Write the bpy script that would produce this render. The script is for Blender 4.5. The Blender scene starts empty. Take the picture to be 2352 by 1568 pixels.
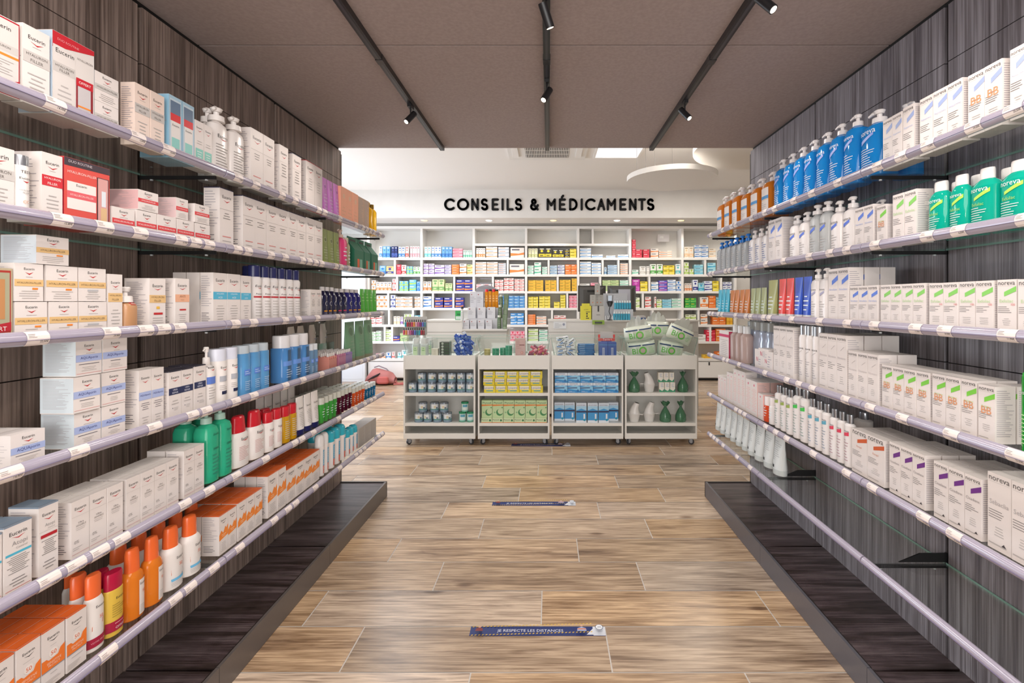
import bpy, math, random
from math import sin, cos, pi, radians
from mathutils import Vector, Matrix

# ---------------------------------------------------------------- camera, world, lights, exposure
F = 1108.0            # focal length in pixels of the 2352x1568 frame
CX, CY = 1260.0, 693.0
HC = 1.626            # camera height
scene = bpy.context.scene
COL = scene.collection
cam_d = bpy.data.cameras.new('camera'); cam = bpy.data.objects.new('camera', cam_d); COL.objects.link(cam)
cam.location = (0, 0, HC); cam.rotation_euler = (pi/2, 0, 0)
cam_d.sensor_width = 36; cam_d.lens = F*36/2352
cam_d.shift_x = -(CX-1176)/2352; cam_d.shift_y = -(784-CY)/2352
cam_d.clip_start = .02
scene.camera = cam
scene.view_settings.view_transform = 'Standard'; scene.view_settings.look = 'None'
scene.view_settings.gamma = 1; scene.view_settings.exposure = 0.2
scene.view_settings.use_curve_mapping = False
w = bpy.data.worlds.new('world'); scene.world = w; w.use_nodes = True
w.node_tree.nodes['Background'].inputs[0].default_value = (.92, .96, 1, 1)
w.node_tree.nodes['Background'].inputs[1].default_value = 1.15

def area(name, loc, rot, sx, sy, power, col=(1, 1, 1), spread=180):
    l = bpy.data.lights.new(name, 'AREA'); l.shape = 'RECTANGLE'; l.size = sx; l.size_y = sy; l.energy = power; l.color = col
    l.spread = radians(spread)
    o = bpy.data.objects.new(name, l); o.location = loc; o.rotation_euler = rot; COL.objects.link(o); return o
def spot(name, loc, target, power, ang=70, blend=.6, col=(1, .93, .86), rad=.03):
    l = bpy.data.lights.new(name, 'SPOT'); l.energy = power; l.spot_size = radians(ang); l.spot_blend = blend; l.color = col
    l.shadow_soft_size = rad
    o = bpy.data.objects.new(name, l); o.location = loc
    o.rotation_euler = (Vector(target)-Vector(loc)).to_track_quat('-Z', 'Y').to_euler(); COL.objects.link(o); return o
# added fill lights, out of view: behind the camera and over the aisle
area('front_fill', (0, -3.3, 1.7), (radians(90), 0, 0), 3.6, 2.4, 135, (1, .965, .95))  # added frontal fill
area('aisle_fill', (0, .5, 2.86), (0, 0, 0), 1.8, 1.4, 46, (1, .95, .91))  # added overhead fill without a lamp body

# white room behind: ceiling panels (over the customers and over the counter) and a window on the left
area('room_luminaire', (-1.9, 5.3, 3.74), (0, 0, 0), 1.2, 1.2, 40, (1, .98, .96))
area('room_luminaire', (1.9, 5.3, 3.74), (0, 0, 0), 1.2, 1.2, 40, (1, .95, .88))
area('room_luminaire', (-2.6, 7.4, 3.74), (0, 0, 0), 1.2, 1.2, 34, (.95, .97, 1))
area('room_luminaire', (2.6, 7.6, 3.74), (0, 0, 0), 1.2, 1.2, 34, (1, .94, .85))
area('window_daylight', (-4.7, 7.3, 1.7), (0, radians(-90), 0), 2.4, 3.6, 120, (.80, .88, 1))

# ---------------------------------------------------------------- materials
def lin(c):
    c = c/255.0
    return c/12.92 if c <= .04045 else ((c+.055)/1.055)**2.4
def hexc(h):
    h = h.lstrip('#')
    return (lin(int(h[0:2], 16)), lin(int(h[2:4], 16)), lin(int(h[4:6], 16)), 1)
_m = {}
def M(h, rough=.45, metal=0.0, emit=0.0, trans=0.0, coat=0.0):
    k = (h, rough, metal, emit, trans, coat)
    if k in _m: return _m[k]
    m = bpy.data.materials.new('paint_'+h.lstrip('#')); m.use_nodes = True
    b = m.node_tree.nodes['Principled BSDF']
    b.inputs['Base Color'].default_value = hexc(h); b.inputs['Roughness'].default_value = rough
    b.inputs['Metallic'].default_value = metal
    if emit: b.inputs['Emission Color'].default_value = hexc(h); b.inputs['Emission Strength'].default_value = emit
    if trans: b.inputs['Transmission Weight'].default_value = trans; b.inputs['IOR'].default_value = 1.36
    if coat: b.inputs['Coat Weight'].default_value = coat
    _m[k] = m; return m
def liquid(h, t=.55): return M(h, .06, 0, 0, min(.6, t*.75))
def plastic(h): return M(h, .28)
def nodes(m):
    m.use_nodes = True; nt = m.node_tree; return nt, nt.nodes, nt.links, nt.nodes['Principled BSDF']
def ramp(n, stops):
    r = n.new('ShaderNodeValToRGB'); e = r.color_ramp.elements
    while len(e) > 1: e.remove(e[0])
    e[0].position = stops[0][0]; e[0].color = hexc(stops[0][1])
    for p, c in stops[1:]:
        x = e.new(p); x.color = hexc(c)
    return r
def wood(name, scale, stops, rough=.5, bump=.08):
    m = bpy.data.materials.new(name); nt, n, l, b = nodes(m)
    tc = n.new('ShaderNodeTexCoord'); mp = n.new('ShaderNodeMapping'); mp.inputs['Scale'].default_value = scale
    l.new(tc.outputs['Object'], mp.inputs[0])
    n0 = n.new('ShaderNodeTexNoise'); n0.inputs['Scale'].default_value = .6; n0.inputs['Detail'].default_value = 2
    l.new(mp.outputs[0], n0.inputs['Vector'])
    mx = n.new('ShaderNodeVectorMath'); mx.operation = 'MULTIPLY_ADD'
    l.new(n0.outputs['Color'], mx.inputs[0]); mx.inputs[1].default_value = (1.5, 1.5, 1.5); l.new(mp.outputs[0], mx.inputs[2])
    n1 = n.new('ShaderNodeTexNoise'); n1.inputs['Scale'].default_value = 1.6; n1.inputs['Detail'].default_value = 6; n1.inputs['Roughness'].default_value = .62
    l.new(mx.outputs[0], n1.inputs['Vector'])
    r = ramp(n, stops); l.new(n1.outputs['Fac'], r.inputs[0])
    m4 = n.new('ShaderNodeMapping'); m4.inputs['Scale'].default_value = tuple(c*(6 if c > 2 else 1.6) for c in scale); l.new(tc.outputs['Object'], m4.inputs[0])
    n4 = n.new('ShaderNodeTexNoise'); n4.inputs['Scale'].default_value = 1.5; n4.inputs['Detail'].default_value = 4; l.new(m4.outputs[0], n4.inputs['Vector'])
    r4 = ramp(n, [(.34, '#a39c9a'), (.62, '#ffffff')]); l.new(n4.outputs['Fac'], r4.inputs[0])
    mm = n.new('ShaderNodeMix'); mm.data_type = 'RGBA'; mm.blend_type = 'MULTIPLY'; mm.inputs[0].default_value = .9
    l.new(r.outputs[0], mm.inputs[6]); l.new(r4.outputs[0], mm.inputs[7]); l.new(mm.outputs[2], b.inputs['Base Color'])
    b.inputs['Roughness'].default_value = rough
    bp = n.new('ShaderNodeBump'); bp.inputs['Strength'].default_value = bump; bp.inputs['Distance'].default_value = .002
    l.new(n1.outputs['Fac'], bp.inputs['Height']); l.new(bp.outputs[0], b.inputs['Normal'])
    return m
WOODSTOPS = [(.28, '#655750'), (.42, '#82726a'), (.52, '#94837a'), (.62, '#a18f86'), (.75, '#887870')]
WOOD_V = wood('dark_wood_panel', (14, 14, .7), WOODSTOPS)
WOODR_V = wood('grey_wood_panel', (14, 14, .7), [(.28, '#67626a'), (.42, '#827d82'), (.52, '#949096'), (.62, '#a19da3'), (.75, '#88848a')])
WOOD_H = wood('dark_wood_plinth', (1.2, 13, 5), [(.30, '#241c1b'), (.42, '#3d3230'), (.52, '#524548'), (.62, '#665a5b'), (.75, '#423735')], .34)
def noise_mat(name, c1, c2, scale, rough, bump=0):
    m = bpy.data.materials.new(name); nt, n, l, b = nodes(m)
    tc = n.new('ShaderNodeTexCoord'); n1 = n.new('ShaderNodeTexNoise'); n1.inputs['Scale'].default_value = scale; n1.inputs['Detail'].default_value = 4
    l.new(tc.outputs['Object'], n1.inputs['Vector'])
    r = ramp(n, [(.35, c1), (.65, c2)]); l.new(n1.outputs['Fac'], r.inputs[0]); l.new(r.outputs[0], b.inputs['Base Color'])
    b.inputs['Roughness'].default_value = rough
    if bump:
        bp = n.new('ShaderNodeBump'); bp.inputs['Strength'].default_value = bump; bp.inputs['Distance'].default_value = .003
        l.new(n1.outputs['Fac'], bp.inputs['Height']); l.new(bp.outputs[0], b.inputs['Normal'])
    return m
CEIL = noise_mat('taupe_ceiling_board', '#a1938f', '#aa9c98', 60, .75, .05)
WHITEWALL = noise_mat('white_plaster', '#e4e1dd', '#e9e6e2', 3, .8)
BLACK = M('#0b0a0a', .6)
def floor_tile():
    m = bpy.data.materials.new('wood_look_tile'); nt, n, l, b = nodes(m)
    at = n.new('ShaderNodeAttribute'); at.attribute_name = 'tile'
    tc = n.new('ShaderNodeTexCoord')
    ad = n.new('ShaderNodeVectorMath'); ad.operation = 'MULTIPLY_ADD'
    l.new(at.outputs['Color'], ad.inputs[0]); ad.inputs[1].default_value = (37, 53, 71); l.new(tc.outputs['Object'], ad.inputs[2])
    mp = n.new('ShaderNodeMapping'); mp.inputs['Scale'].default_value = (1.0, 9, 9); l.new(ad.outputs[0], mp.inputs[0])
    nd = n.new('ShaderNodeTexNoise'); nd.inputs['Scale'].default_value = 1.1; nd.inputs['Detail'].default_value = 2; l.new(mp.outputs[0], nd.inputs['Vector'])
    mx = n.new('ShaderNodeVectorMath'); mx.operation = 'MULTIPLY_ADD'
    l.new(nd.outputs['Color'], mx.inputs[0]); mx.inputs[1].default_value = (2.2, 2.2, 2.2); l.new(mp.outputs[0], mx.inputs[2])
    n1 = n.new('ShaderNodeTexNoise'); n1.inputs['Scale'].default_value = 1.0; n1.inputs['Detail'].default_value = 7; n1.inputs['Roughness'].default_value = .6
    l.new(mx.outputs[0], n1.inputs['Vector'])
    r = ramp(n, [(.28, '#7a6350'), (.38, '#a68b71'), (.48, '#c4a98c'), (.58, '#d6ba9b'), (.66, '#b89d82'), (.78, '#967d67')]); l.new(n1.outputs['Fac'], r.inputs[0])
    # fine grain
    mp2 = n.new('ShaderNodeMapping'); mp2.inputs['Scale'].default_value = (4, 90, 90); l.new(ad.outputs[0], mp2.inputs[0])
    n2 = n.new('ShaderNodeTexNoise'); n2.inputs['Scale'].default_value = 1; n2.inputs['Detail'].default_value = 4; l.new(mp2.outputs[0], n2.inputs['Vector'])
    r2 = ramp(n, [(.36, '#b3a89f'), (.58, '#ffffff')]); l.new(n2.outputs['Fac'], r2.inputs[0])
    mul = n.new('ShaderNodeMix'); mul.data_type = 'RGBA'; mul.blend_type = 'MULTIPLY'; mul.inputs[0].default_value = .8
    l.new(r.outputs[0], mul.inputs[6]); l.new(r2.outputs[0], mul.inputs[7])
    # per-tile tint
    hs = n.new('ShaderNodeHueSaturation'); hs.inputs['Hue'].default_value = .5
    sp = n.new('ShaderNodeSeparateColor'); l.new(at.outputs['Color'], sp.inputs[0])
    mr = n.new('ShaderNodeMapRange'); mr.inputs[3].default_value = .80; mr.inputs[4].default_value = 1.16; l.new(sp.outputs[0], mr.inputs[0])
    ms = n.new('ShaderNodeMapRange'); ms.inputs[3].default_value = .78; ms.inputs[4].default_value = 1.15; l.new(sp.outputs[1], ms.inputs[0])
    l.new(mul.outputs[2], hs.inputs['Color']); l.new(mr.outputs[0], hs.inputs['Value']); l.new(ms.outputs[0], hs.inputs['Saturation'])
    # knots
    v = n.new('ShaderNodeTexVoronoi'); v.inputs['Scale'].default_value = 1.0
    mp3 = n.new('ShaderNodeMapping'); mp3.inputs['Scale'].default_value = (1.6, 4.5, 4.5); l.new(ad.outputs[0], mp3.inputs[0]); l.new(mp3.outputs[0], v.inputs['Vector'])
    rk = ramp(n, [(.0, '#6b5648'), (.05, '#9b8777'), (.11, '#ffffff')]); l.new(v.outputs['Distance'], rk.inputs[0])
    mk = n.new('ShaderNodeMix'); mk.data_type = 'RGBA'; mk.blend_type = 'MULTIPLY'; mk.inputs[0].default_value = .75
    l.new(hs.outputs[0], mk.inputs[6]); l.new(rk.outputs[0], mk.inputs[7])
    l.new(mk.outputs[2], b.inputs['Base Color'])
    b.inputs['Roughness'].default_value = .27
    bp = n.new('ShaderNodeBump'); bp.inputs['Strength'].default_value = .12; bp.inputs['Distance'].default_value = .002
    l.new(n2.outputs['Fac'], bp.inputs['Height']); l.new(bp.outputs[0], b.inputs['Normal'])
    return m
TILE = floor_tile()
def clear(name, tint, gloss=.06, edge=.5):
    m = bpy.data.materials.new(name); m.use_nodes = True; nt = m.node_tree; n = nt.nodes; l = nt.links
    n.remove(n['Principled BSDF'])
    t = n.new('ShaderNodeBsdfTransparent'); t.inputs[0].default_value = hexc(tint)
    g = n.new('ShaderNodeBsdfGlossy'); g.inputs['Roughness'].default_value = .03
    lw = n.new('ShaderNodeLayerWeight'); lw.inputs[0].default_value = .35
    mr = n.new('ShaderNodeMapRange'); mr.inputs[3].default_value = gloss; mr.inputs[4].default_value = edge; l.new(lw.outputs['Fresnel'], mr.inputs[0])
    mx = n.new('ShaderNodeMixShader'); l.new(mr.outputs[0], mx.inputs[0]); l.new(t.outputs[0], mx.inputs[1]); l.new(g.outputs[0], mx.inputs[2])
    l.new(mx.outputs[0], n['Material Output'].inputs['Surface']); return m
GLASS = clear('shelf_glass', '#fbfdfc', .015, .22); GLASSEDGE = M('#a5d3c6', .15, 0, 0, .5)
FILM = clear('plastic_film', '#eef3ee', .12, .6)
RAILM = M('#aaa3b4', .2, 0, 0, 0, .6)

# ---------------------------------------------------------------- mesh builder
_txt = {}
def text_mesh(s):
    if s not in _txt:
        c = bpy.data.curves.new('t', 'FONT'); c.body = s; c.resolution_u = 2
        o = bpy.data.objects.new('t', c); m = o.to_mesh()
        vs = [(v.co.x, v.co.y) for v in m.vertices]; fs = [tuple(p.vertices) for p in m.polygons]
        o.to_mesh_clear(); bpy.data.objects.remove(o); bpy.data.curves.remove(c)
        x0 = min(v[0] for v in vs); x1 = max(v[0] for v in vs); y0 = min(v[1] for v in vs); y1 = max(v[1] for v in vs)
        _txt[s] = ([(x-(x0+x1)/2, y-(y0+y1)/2) for x, y in vs], fs, x1-x0, y1-y0)
    return _txt[s]

class MB:
    def __init__(s): s.v = []; s.f = []; s.m = []; s.sm = []; s.mats = []
    def mi(s, m):
        if isinstance(m, str): m = M(m)
        if m not in s.mats: s.mats.append(m)
        return s.mats.index(m)
    def add(s, vs, fs, m, smooth=False):
        o = len(s.v); s.v += [tuple(v) for v in vs]; k = s.mi(m)
        for f in fs: s.f.append(tuple(o+i for i in f)); s.m.append(k); s.sm.append(smooth)
    def box(s, x0, x1, y0, y1, z0, z1, m):
        s.add([(x0, y0, z0), (x1, y0, z0), (x1, y1, z0), (x0, y1, z0), (x0, y0, z1), (x1, y0, z1), (x1, y1, z1), (x0, y1, z1)],
              [(3, 2, 1, 0), (4, 5, 6, 7), (0, 1, 5, 4), (1, 2, 6, 5), (2, 3, 7, 6), (3, 0, 4, 7)], m)
    def hexa(s, b, t, m):   # two quads of points, bottom and top
        s.add(list(b)+list(t), [(3, 2, 1, 0), (4, 5, 6, 7), (0, 1, 5, 4), (1, 2, 6, 5), (2, 3, 7, 6), (3, 0, 4, 7)], m)
    def quad(s, vs, m): s.add(vs, [tuple(range(len(vs)))], m)
    def loft(s, rings, m, n=20, cx=0, cy=0, bottom=True, top=True):
        """rings: (z, rx, ry, exponent) superellipse sections; a sharp change of slope gets its own vertices"""
        def ring(r):
            z, rx, ry, e = r; out = []
            for i in range(n):
                a = 2*pi*i/n; c, d = cos(a), sin(a)
                out.append((cx+rx*math.copysign(abs(c)**(2/e), c), cy+ry*math.copysign(abs(d)**(2/e), d), z))
            return out
        R = [ring(r) for r in rings]
        strips = [[0]]
        for i in range(1, len(R)):
            strips[-1].append(i)
            if i < len(R)-1:
                a = math.atan2(rings[i][1]-rings[i-1][1], rings[i][0]-rings[i-1][0]+1e-9); b = math.atan2(rings[i+1][1]-rings[i][1], rings[i+1][0]-rings[i][0]+1e-9)
                if abs(a-b) > .6: strips.append([i])
        for st in strips:
            vs = [p for i in st for p in R[i]]; fs = []
            for k in range(len(st)-1):
                for i in range(n): j = (i+1) % n; fs.append((k*n+i, k*n+j, (k+1)*n+j, (k+1)*n+i))
            s.add(vs, fs, m, True)
        if bottom: s.add(R[0], [tuple(range(n-1, -1, -1))], m)
        if top: s.add(R[-1], [tuple(range(n))], m)
    def tube(s, pts, r, m, n=8):
        pts = [Vector(p) for p in pts]; R = []; rr = r if isinstance(r, (list, tuple)) else [r]*len(pts)
        up = Vector((0, 0, 1))
        for i, p in enumerate(pts):
            d = (pts[min(i+1, len(pts)-1)]-pts[max(i-1, 0)]).normalized()
            a = up if abs(d.dot(up)) < .95 else Vector((1, 0, 0))
            u = d.cross(a).normalized(); w_ = d.cross(u).normalized()
            R += [p+(u*cos(2*pi*k/n)+w_*sin(2*pi*k/n))*rr[i] for k in range(n)]
        fs = [(i*n+k, i*n+(k+1) % n, (i+1)*n+(k+1) % n, (i+1)*n+k) for i in range(len(pts)-1) for k in range(n)]
        s.add(R, fs, m, True)
        s.add(R[:n], [tuple(range(n-1, -1, -1))], m); s.add(R[-n:], [tuple(range(n))], m)
    def text(s, t, cx, cz, wid, hmax, m, proj, e=0):
        vs, fs, tw, th = text_mesh(t); k = min(wid/tw, hmax/th)
        s.add([proj(cx+x*k, cz+y*k, e) for x, y in vs], [f for f in fs], m)
    def build(s, name):
        me = bpy.data.meshes.new(name); me.from_pydata(s.v, [], s.f)
        for m in s.mats: me.materials.append(m)
        me.polygons.foreach_set('material_index', s.m); me.polygons.foreach_set('use_smooth', s.sm); me.update()
        return me
def obj(name, me, parent=None, loc=(0, 0, 0), rz=0, label=None, cat=None, group=None, kind=None):
    if isinstance(me, MB): me = me.build(name)
    o = bpy.data.objects.new(name, me); COL.objects.link(o); o.location = loc; o.rotation_euler = (0, 0, rz)
    if parent: o.parent = parent
    if label: o['label'] = label
    if cat: o['category'] = cat
    if group: o['group'] = group
    if kind: o['kind'] = kind
    return o
def root(name, loc, rz=0, label=None, cat=None, group=None): return obj(name, None, None, loc, rz, label, cat, group)

# graphics printed on a front: elements in fractions of width (-.5...5) and height (0..1)
def gfx(mb, els, w, h, proj, seed=0, curved=False):
    rnd = random.Random(seed)
    e = 0.0005
    for el in els:
        k = el[0]
        if k == 'R':
            _, x0, z0, x1, z1, c = el[:6]; nx = 8 if curved else 1
            for i in range(nx):
                a = x0+(x1-x0)*i/nx; b = x0+(x1-x0)*(i+1)/nx
                mb.quad([proj(a*w, z0*h, e), proj(b*w, z0*h, e), proj(b*w, z1*h, e), proj(a*w, z1*h, e)], c)
            e += .00025
        elif k == 'P':
            if curved and len(el[1]) == 4:
                (ax, az), (bx, bz), (cx_, cz_), (dx, dz) = el[1]
                for j in range(6):
                    u, v = j/6, (j+1)/6; L_ = lambda p, q, t_: p+(q-p)*t_
                    mb.quad([proj(x*w, z*h, e) for x, z in ((L_(ax, bx, u), L_(az, bz, u)), (L_(ax, bx, v), L_(az, bz, v)), (L_(dx, cx_, v), L_(dz, cz_, v)), (L_(dx, cx_, u), L_(dz, cz_, u)))], el[2])
            else: mb.quad([proj(x*w, z*h, e) for x, z in el[1]], el[2])
            e += .00025
        elif k == 'O':
            _, cx, cz, r, c = el[:5]; mb.quad([proj(cx*w+r*w*cos(i*pi/6), cz*h+r*w*sin(i*pi/6), e) for i in range(12)], c); e += .00025
        elif k == 'T':
            _, t, cx, cz, wf, c = el[:6]; hm = el[6] if len(el) > 6 else .2
            mb.text(t, cx*w, cz*h, wf*w, hm*h, M(c), proj, e+.0002)
        elif k == 'TV':   # lettering that runs upward
            _, t, cx, cz, hf, c = el[:6]; vs, fs, tw, th = text_mesh(t); q = hf*h/tw
            mb.add([proj(cx*w-y*q, cz*h+x*q, e+.0002) for x, y in vs], [f for f in fs], c)
        elif k == 'L':
            _, x0, x1, z0, z1, n, c = el[:7]; mid = len(el) > 7
            for i in range(n):
                z = z1-(z1-z0)*(i+.5)/n; t = (z1-z0)/n*.13; L = (x1-x0)*rnd.uniform(.45, 1)
                a0 = (x0+x1)/2-L/2 if mid else x0
                for j in range(6 if curved else 1):
                    q = L/(6 if curved else 1); a = a0+q*j
                    mb.quad([proj(a*w, (z-t)*h, e), proj((a+q)*w, (z-t)*h, e), proj((a+q)*w, (z+t)*h, e), proj(a*w, (z+t)*h, e)], c)

# ---------------------------------------------------------------- prototypes (cached meshes) and placing
_proto = {}
def carton_parts(w, h, d, els, base='#e6e0dc', side=None, top=None, sidecol=None):
    key = ('carton', round(w, 3), round(h, 3), round(d, 3), id(els), base, id(side), top, sidecol)
    if key in _proto: return _proto[key]
    b = MB(); x = w/2-.0006; y = d/2
    b.box(-x, x, -y, y, 0, h, base)
    if els: gfx(b, els, w, h, lambda X, Z, e: (X, -y-e, Z), seed=int(w*1e4))
    for sgn in (-1, 1):
        pr = (lambda s_: lambda X, Z, e: (s_*(x+e), (X if s_ > 0 else -X), Z))(sgn)
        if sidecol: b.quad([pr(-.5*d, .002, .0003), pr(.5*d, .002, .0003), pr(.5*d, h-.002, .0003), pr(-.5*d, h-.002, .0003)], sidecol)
        if side:
            gfx(b, side, d, h, pr, seed=3)
    if top:
        b.quad([(-x, -y, h+.0004), (x, -y, h+.0004), (x, y, h+.0004), (-x, y, h+.0004)], top)
        for sgn in (-1, 1): b.quad([(sgn*(x+.0004), -y*sgn, h-.004), (sgn*(x+.0004), y*sgn, h-.004), (sgn*(x+.0004), y*sgn, h), (sgn*(x+.0004), -y*sgn, h)], top)
        b.quad([(-x, -y-.0004, h-.004), (x, -y-.0004, h-.004), (x, -y-.0004, h), (-x, -y-.0004, h)], top)
    # top flap seam
    b.quad([(-x*.98, 0, h+.0006), (x*.98, 0, h+.0006), (x*.98, .0008, h+.0006), (-x*.98, .0008, h+.0006)], '#a89f9b')
    _proto[key] = [('carton', b.build('carton'))]; return _proto[key]

def surf(rings):
    """front surface (negative y) of a loft, as a projector"""
    def pr(X, Z, e):
        for i in range(len(rings)-1):
            if rings[i][0] <= Z <= rings[i+1][0] or i == len(rings)-2:
                a, b = rings[i], rings[i+1]; t = max(0, min(1, (Z-a[0])/max(1e-6, b[0]-a[0])))
                rx = a[1]+(b[1]-a[1])*t; ry = a[2]+(b[2]-a[2])*t; n = a[3]+(b[3]-a[3])*t; break
        q = min(.995, abs(X)/max(rx, 1e-6))
        return (X, -(ry*(1-q**n)**(1/n))-e-.0009, Z)
    return pr
def pump_head(b, z, h, r, m, nz=-1):
    """collar, stem and nozzle of a dispenser pump from height z to z+h"""
    b.loft([(z, r*1.0, r*1.0, 2), (z+h*.38, r*.95, r*.95, 2), (z+h*.42, r*.7, r*.7, 2)], m, 16)
    b.loft([(z+h*.42, r*.35, r*.35, 2), (z+h*.78, r*.35, r*.35, 2)], m, 10)
    b.loft([(z+h*.70, r*.55, r*.55, 2), (z+h*.93, r*.75, r*.75, 2), (z+h, r*.55, r*.55, 2)], m, 14)
    b.tube([(0, 0, z+h*.88), (nz*r*1.2, -r*.2, z+h*.90), (nz*r*2.1, -r*.3, z+h*.80)], [r*.35, r*.3, r*.2], m, 8)
def bottle_parts(kind, w, h, d, bm, cm, els=(), lab=None, o=None):
    """kind: pump, cap, tube, can, oval, bullet, spray; returns named parts"""
    o = o or {}
    key = ('b', kind, round(w, 3), round(h, 3), round(d, 3), bm, cm, id(els), lab, str(o))
    if key in _proto: return _proto[key]
    bd = MB(); cp = MB(); rx, ry = w/2*.94, d/2*.94; n = o.get('sq', 2.0); parts = []
    capname = 'cap'
    if kind == 'pump':
        hb = o.get('body', .76)*h
        R = [(0, rx*.9, ry*.9, n), (.012*h, rx, ry, n), (hb*.86, rx, ry, n), (hb*.94, rx*.85, ry*.85, n), (hb*.985, rx*.5, ry*.55, 2), (hb, rx*.4, min(ry*.5, rx*.42), 2)]
        bd.loft(R, bm); pump_head(cp, hb, h-hb, rx*o.get('head', .5), cm, o.get('nz', -1)); capname = 'pump'
    elif kind == 'cap':
        hb = (1-o.get('cap', .16))*h; cw = o.get('cw', .6); sh = o.get('sh', .12)
        R = [(0, rx*.92, ry*.92, n), (.012*h, rx, ry, n), (hb*(1-sh), rx, ry, n), (hb*(1-sh*.4), rx*(.55+.45*cw), ry*(.55+.45*cw), n), (hb, rx*cw*.98, ry*cw*.98, 2)]
        bd.loft(R, bm); t = o.get('taper', 1)
        rr = rx*cw; ryy = ry*cw if o.get('ovalcap') else min(rx, ry)*cw
        cp.loft([(hb, rr, ryy, 2), (h-.03*h, rr*t, ryy*t, 2), (h, rr*t*o.get('dome', .94), ryy*t*o.get('dome', .94), 2)], cm)
    elif kind == 'tube':
        hc = o.get('cap', .12)*h
        R = [(hc, rx*.86, ry*.86, 2), (hc+.1*h, rx*.9, ry*.82, 2), (.6*h, rx*.96, ry*.5, 2), (.93*h, rx, .0035, 2), (h, rx, .0016, 2)]
        bd.loft(R, bm, 20); cp.loft([(0, rx*.86, ry*.86, 2), (hc, rx*.88, ry*.88, 2)], cm)
    elif kind == 'bottom':   # coloured body, grey screw cap on top, slightly waisted
        hb = .74*h; R = [(0, rx*.72, ry*.72, 2), (.25*h, rx*.9, ry*.9, 2), (hb*.9, rx, ry, 2), (hb, rx*.98, ry*.98, 2)]
        bd.loft(R, bm, 14); cp.loft([(hb, rx*.92, ry*.92, 2), (h, rx*.9, ry*.9, 2)], cm, 14)
    elif kind == 'can':
        hb = .80*h; R = [(0, rx*.95, ry*.95, 2), (.01*h, rx, ry, 2), (.5*h, rx*.97, ry*.97, 2), (.6*h, rx*.86, ry*.86, 2), (.70*h, rx*.98, ry*.98, 2), (.76*h, rx*.98, ry*.98, 2), (hb, rx*.8, ry*.8, 2)]
        bd.loft(R, bm); cp.loft([(hb, rx*.82, ry*.82, 2), (h*.985, rx*.80, ry*.80, 2), (h, rx*.7, ry*.7, 2)], cm)
    elif kind == 'bullet':
        hb = .70*h; R = [(0, rx*.97, ry*.97, 2), (hb, rx, ry, 2)]
        bd.loft(R, bm); cp.loft([(hb, rx, ry, 2), (.9*h, rx*.98, ry*.98, 2), (.96*h, rx*.8, ry*.8, 2), (.99*h, rx*.5, ry*.5, 2), (h, rx*.15, ry*.15, 2)], cm)
    elif kind == 'spray':
        hb = .67*h; R = [(0, rx*.93, ry*.93, 2), (.015*h, rx, ry, 2)]
        if o.get('ribs'):
            for i in range(6): z = hb*(.1+.12*i); R += [(z, rx, ry, 2), (z+hb*.05, rx*.95, ry*.95, 2)]
        R += [(hb*.86, rx, ry, 2), (hb*.95, rx*.86, ry*.86, 2), (hb, rx*.64, ry*.68, 2)]
        bd.loft(R, bm); cp.loft([(hb, rx*.64, ry*.68, 2), (h*.93, rx*.60, ry*.64, 2), (h*.985, rx*.52, ry*.55, 2), (h, rx*.3, ry*.3, 2)], cm)
    elif kind == 'jar':
        hb = .84*h; R = [(0, rx, ry, 2), (hb, rx, ry, 2)]
        bd.loft(R, bm, 22); cp.loft([(hb, rx*1.04, ry*1.04, 2), (h, rx*1.04, ry*1.04, 2)], cm, 22); capname = 'lid'
        bd.loft([(0, rx*1.03, ry*1.03, 2), (.05*h, rx*1.03, ry*1.03, 2)], cm, 22)
    if els: gfx(bd, els, w, h, surf(R), 1, True)
    parts = [('body', bd.build('body')), (capname, cp.build(capname))]
    _proto[key] = parts; return parts

placed = []      # every stocked product: (object, desc, place phrase, sort key, category, back?)
PRODNAME = {'carton': 'skincare_carton', 'pump': 'pump_bottle', 'cap': 'capped_bottle', 'tube': 'squeeze_tube', 'bottom': 'gel_bottle', 'can': 'spray_can',
            'bullet': 'deodorant_spray', 'spray': 'sun_spray_bottle', 'jar': 'lidded_tin'}
def put(name, parts, loc, rz, desc=None, place=None, key=None, cat=None, tag='', rx=0, ry=0):
    if len(parts) == 1:
        o = obj(name, parts[0][1], None, loc, rz)
    else:
        o = root(name, loc, rz)
        for nm, me in parts: obj(nm, me, o)
    if rx or ry: o.rotation_euler = (rx, ry, rz)
    if cat: o['category'] = cat
    if desc is not None: placed.append([o, desc, place, key, tag])
    return o
ORD = ('first second third fourth fifth sixth seventh eighth ninth tenth eleventh twelfth thirteenth fourteenth fifteenth sixteenth seventeenth eighteenth nineteenth '
       'twentieth').split()+['twenty-'+x for x in 'first second third fourth fifth sixth seventh eighth ninth'.split()]+['thirtieth']+['thirty-'+x for x in 'first second third fourth fifth sixth seventh eighth ninth'.split()]
def finish_labels():
    g = {}
    for r in placed: g.setdefault((r[1], r[2], r[4]), []).append(r)
    for (desc, place, tag), rs in g.items():
        rs.sort(key=lambda r: r[3])
        for i, r in enumerate(rs):
            o = r[0]; tg = (', '+tag) if tag else ''
            if len(rs) == 1: t = f"{desc}{tg}, {place[0]}"
            else:
                t = f"{desc}, {ORD[i]} {place[1]}{tg}, {place[0]}"
                if len(t.replace(',', '').split()) > 16: t = t.replace(' from near end', ' along')
            o['label'] = t
            if len(t.replace(',', '').split()) > 16: print('LONG', t)
            if len(rs) > 1 or tag: o['group'] = f"{desc} stock {place[0]}"
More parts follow.
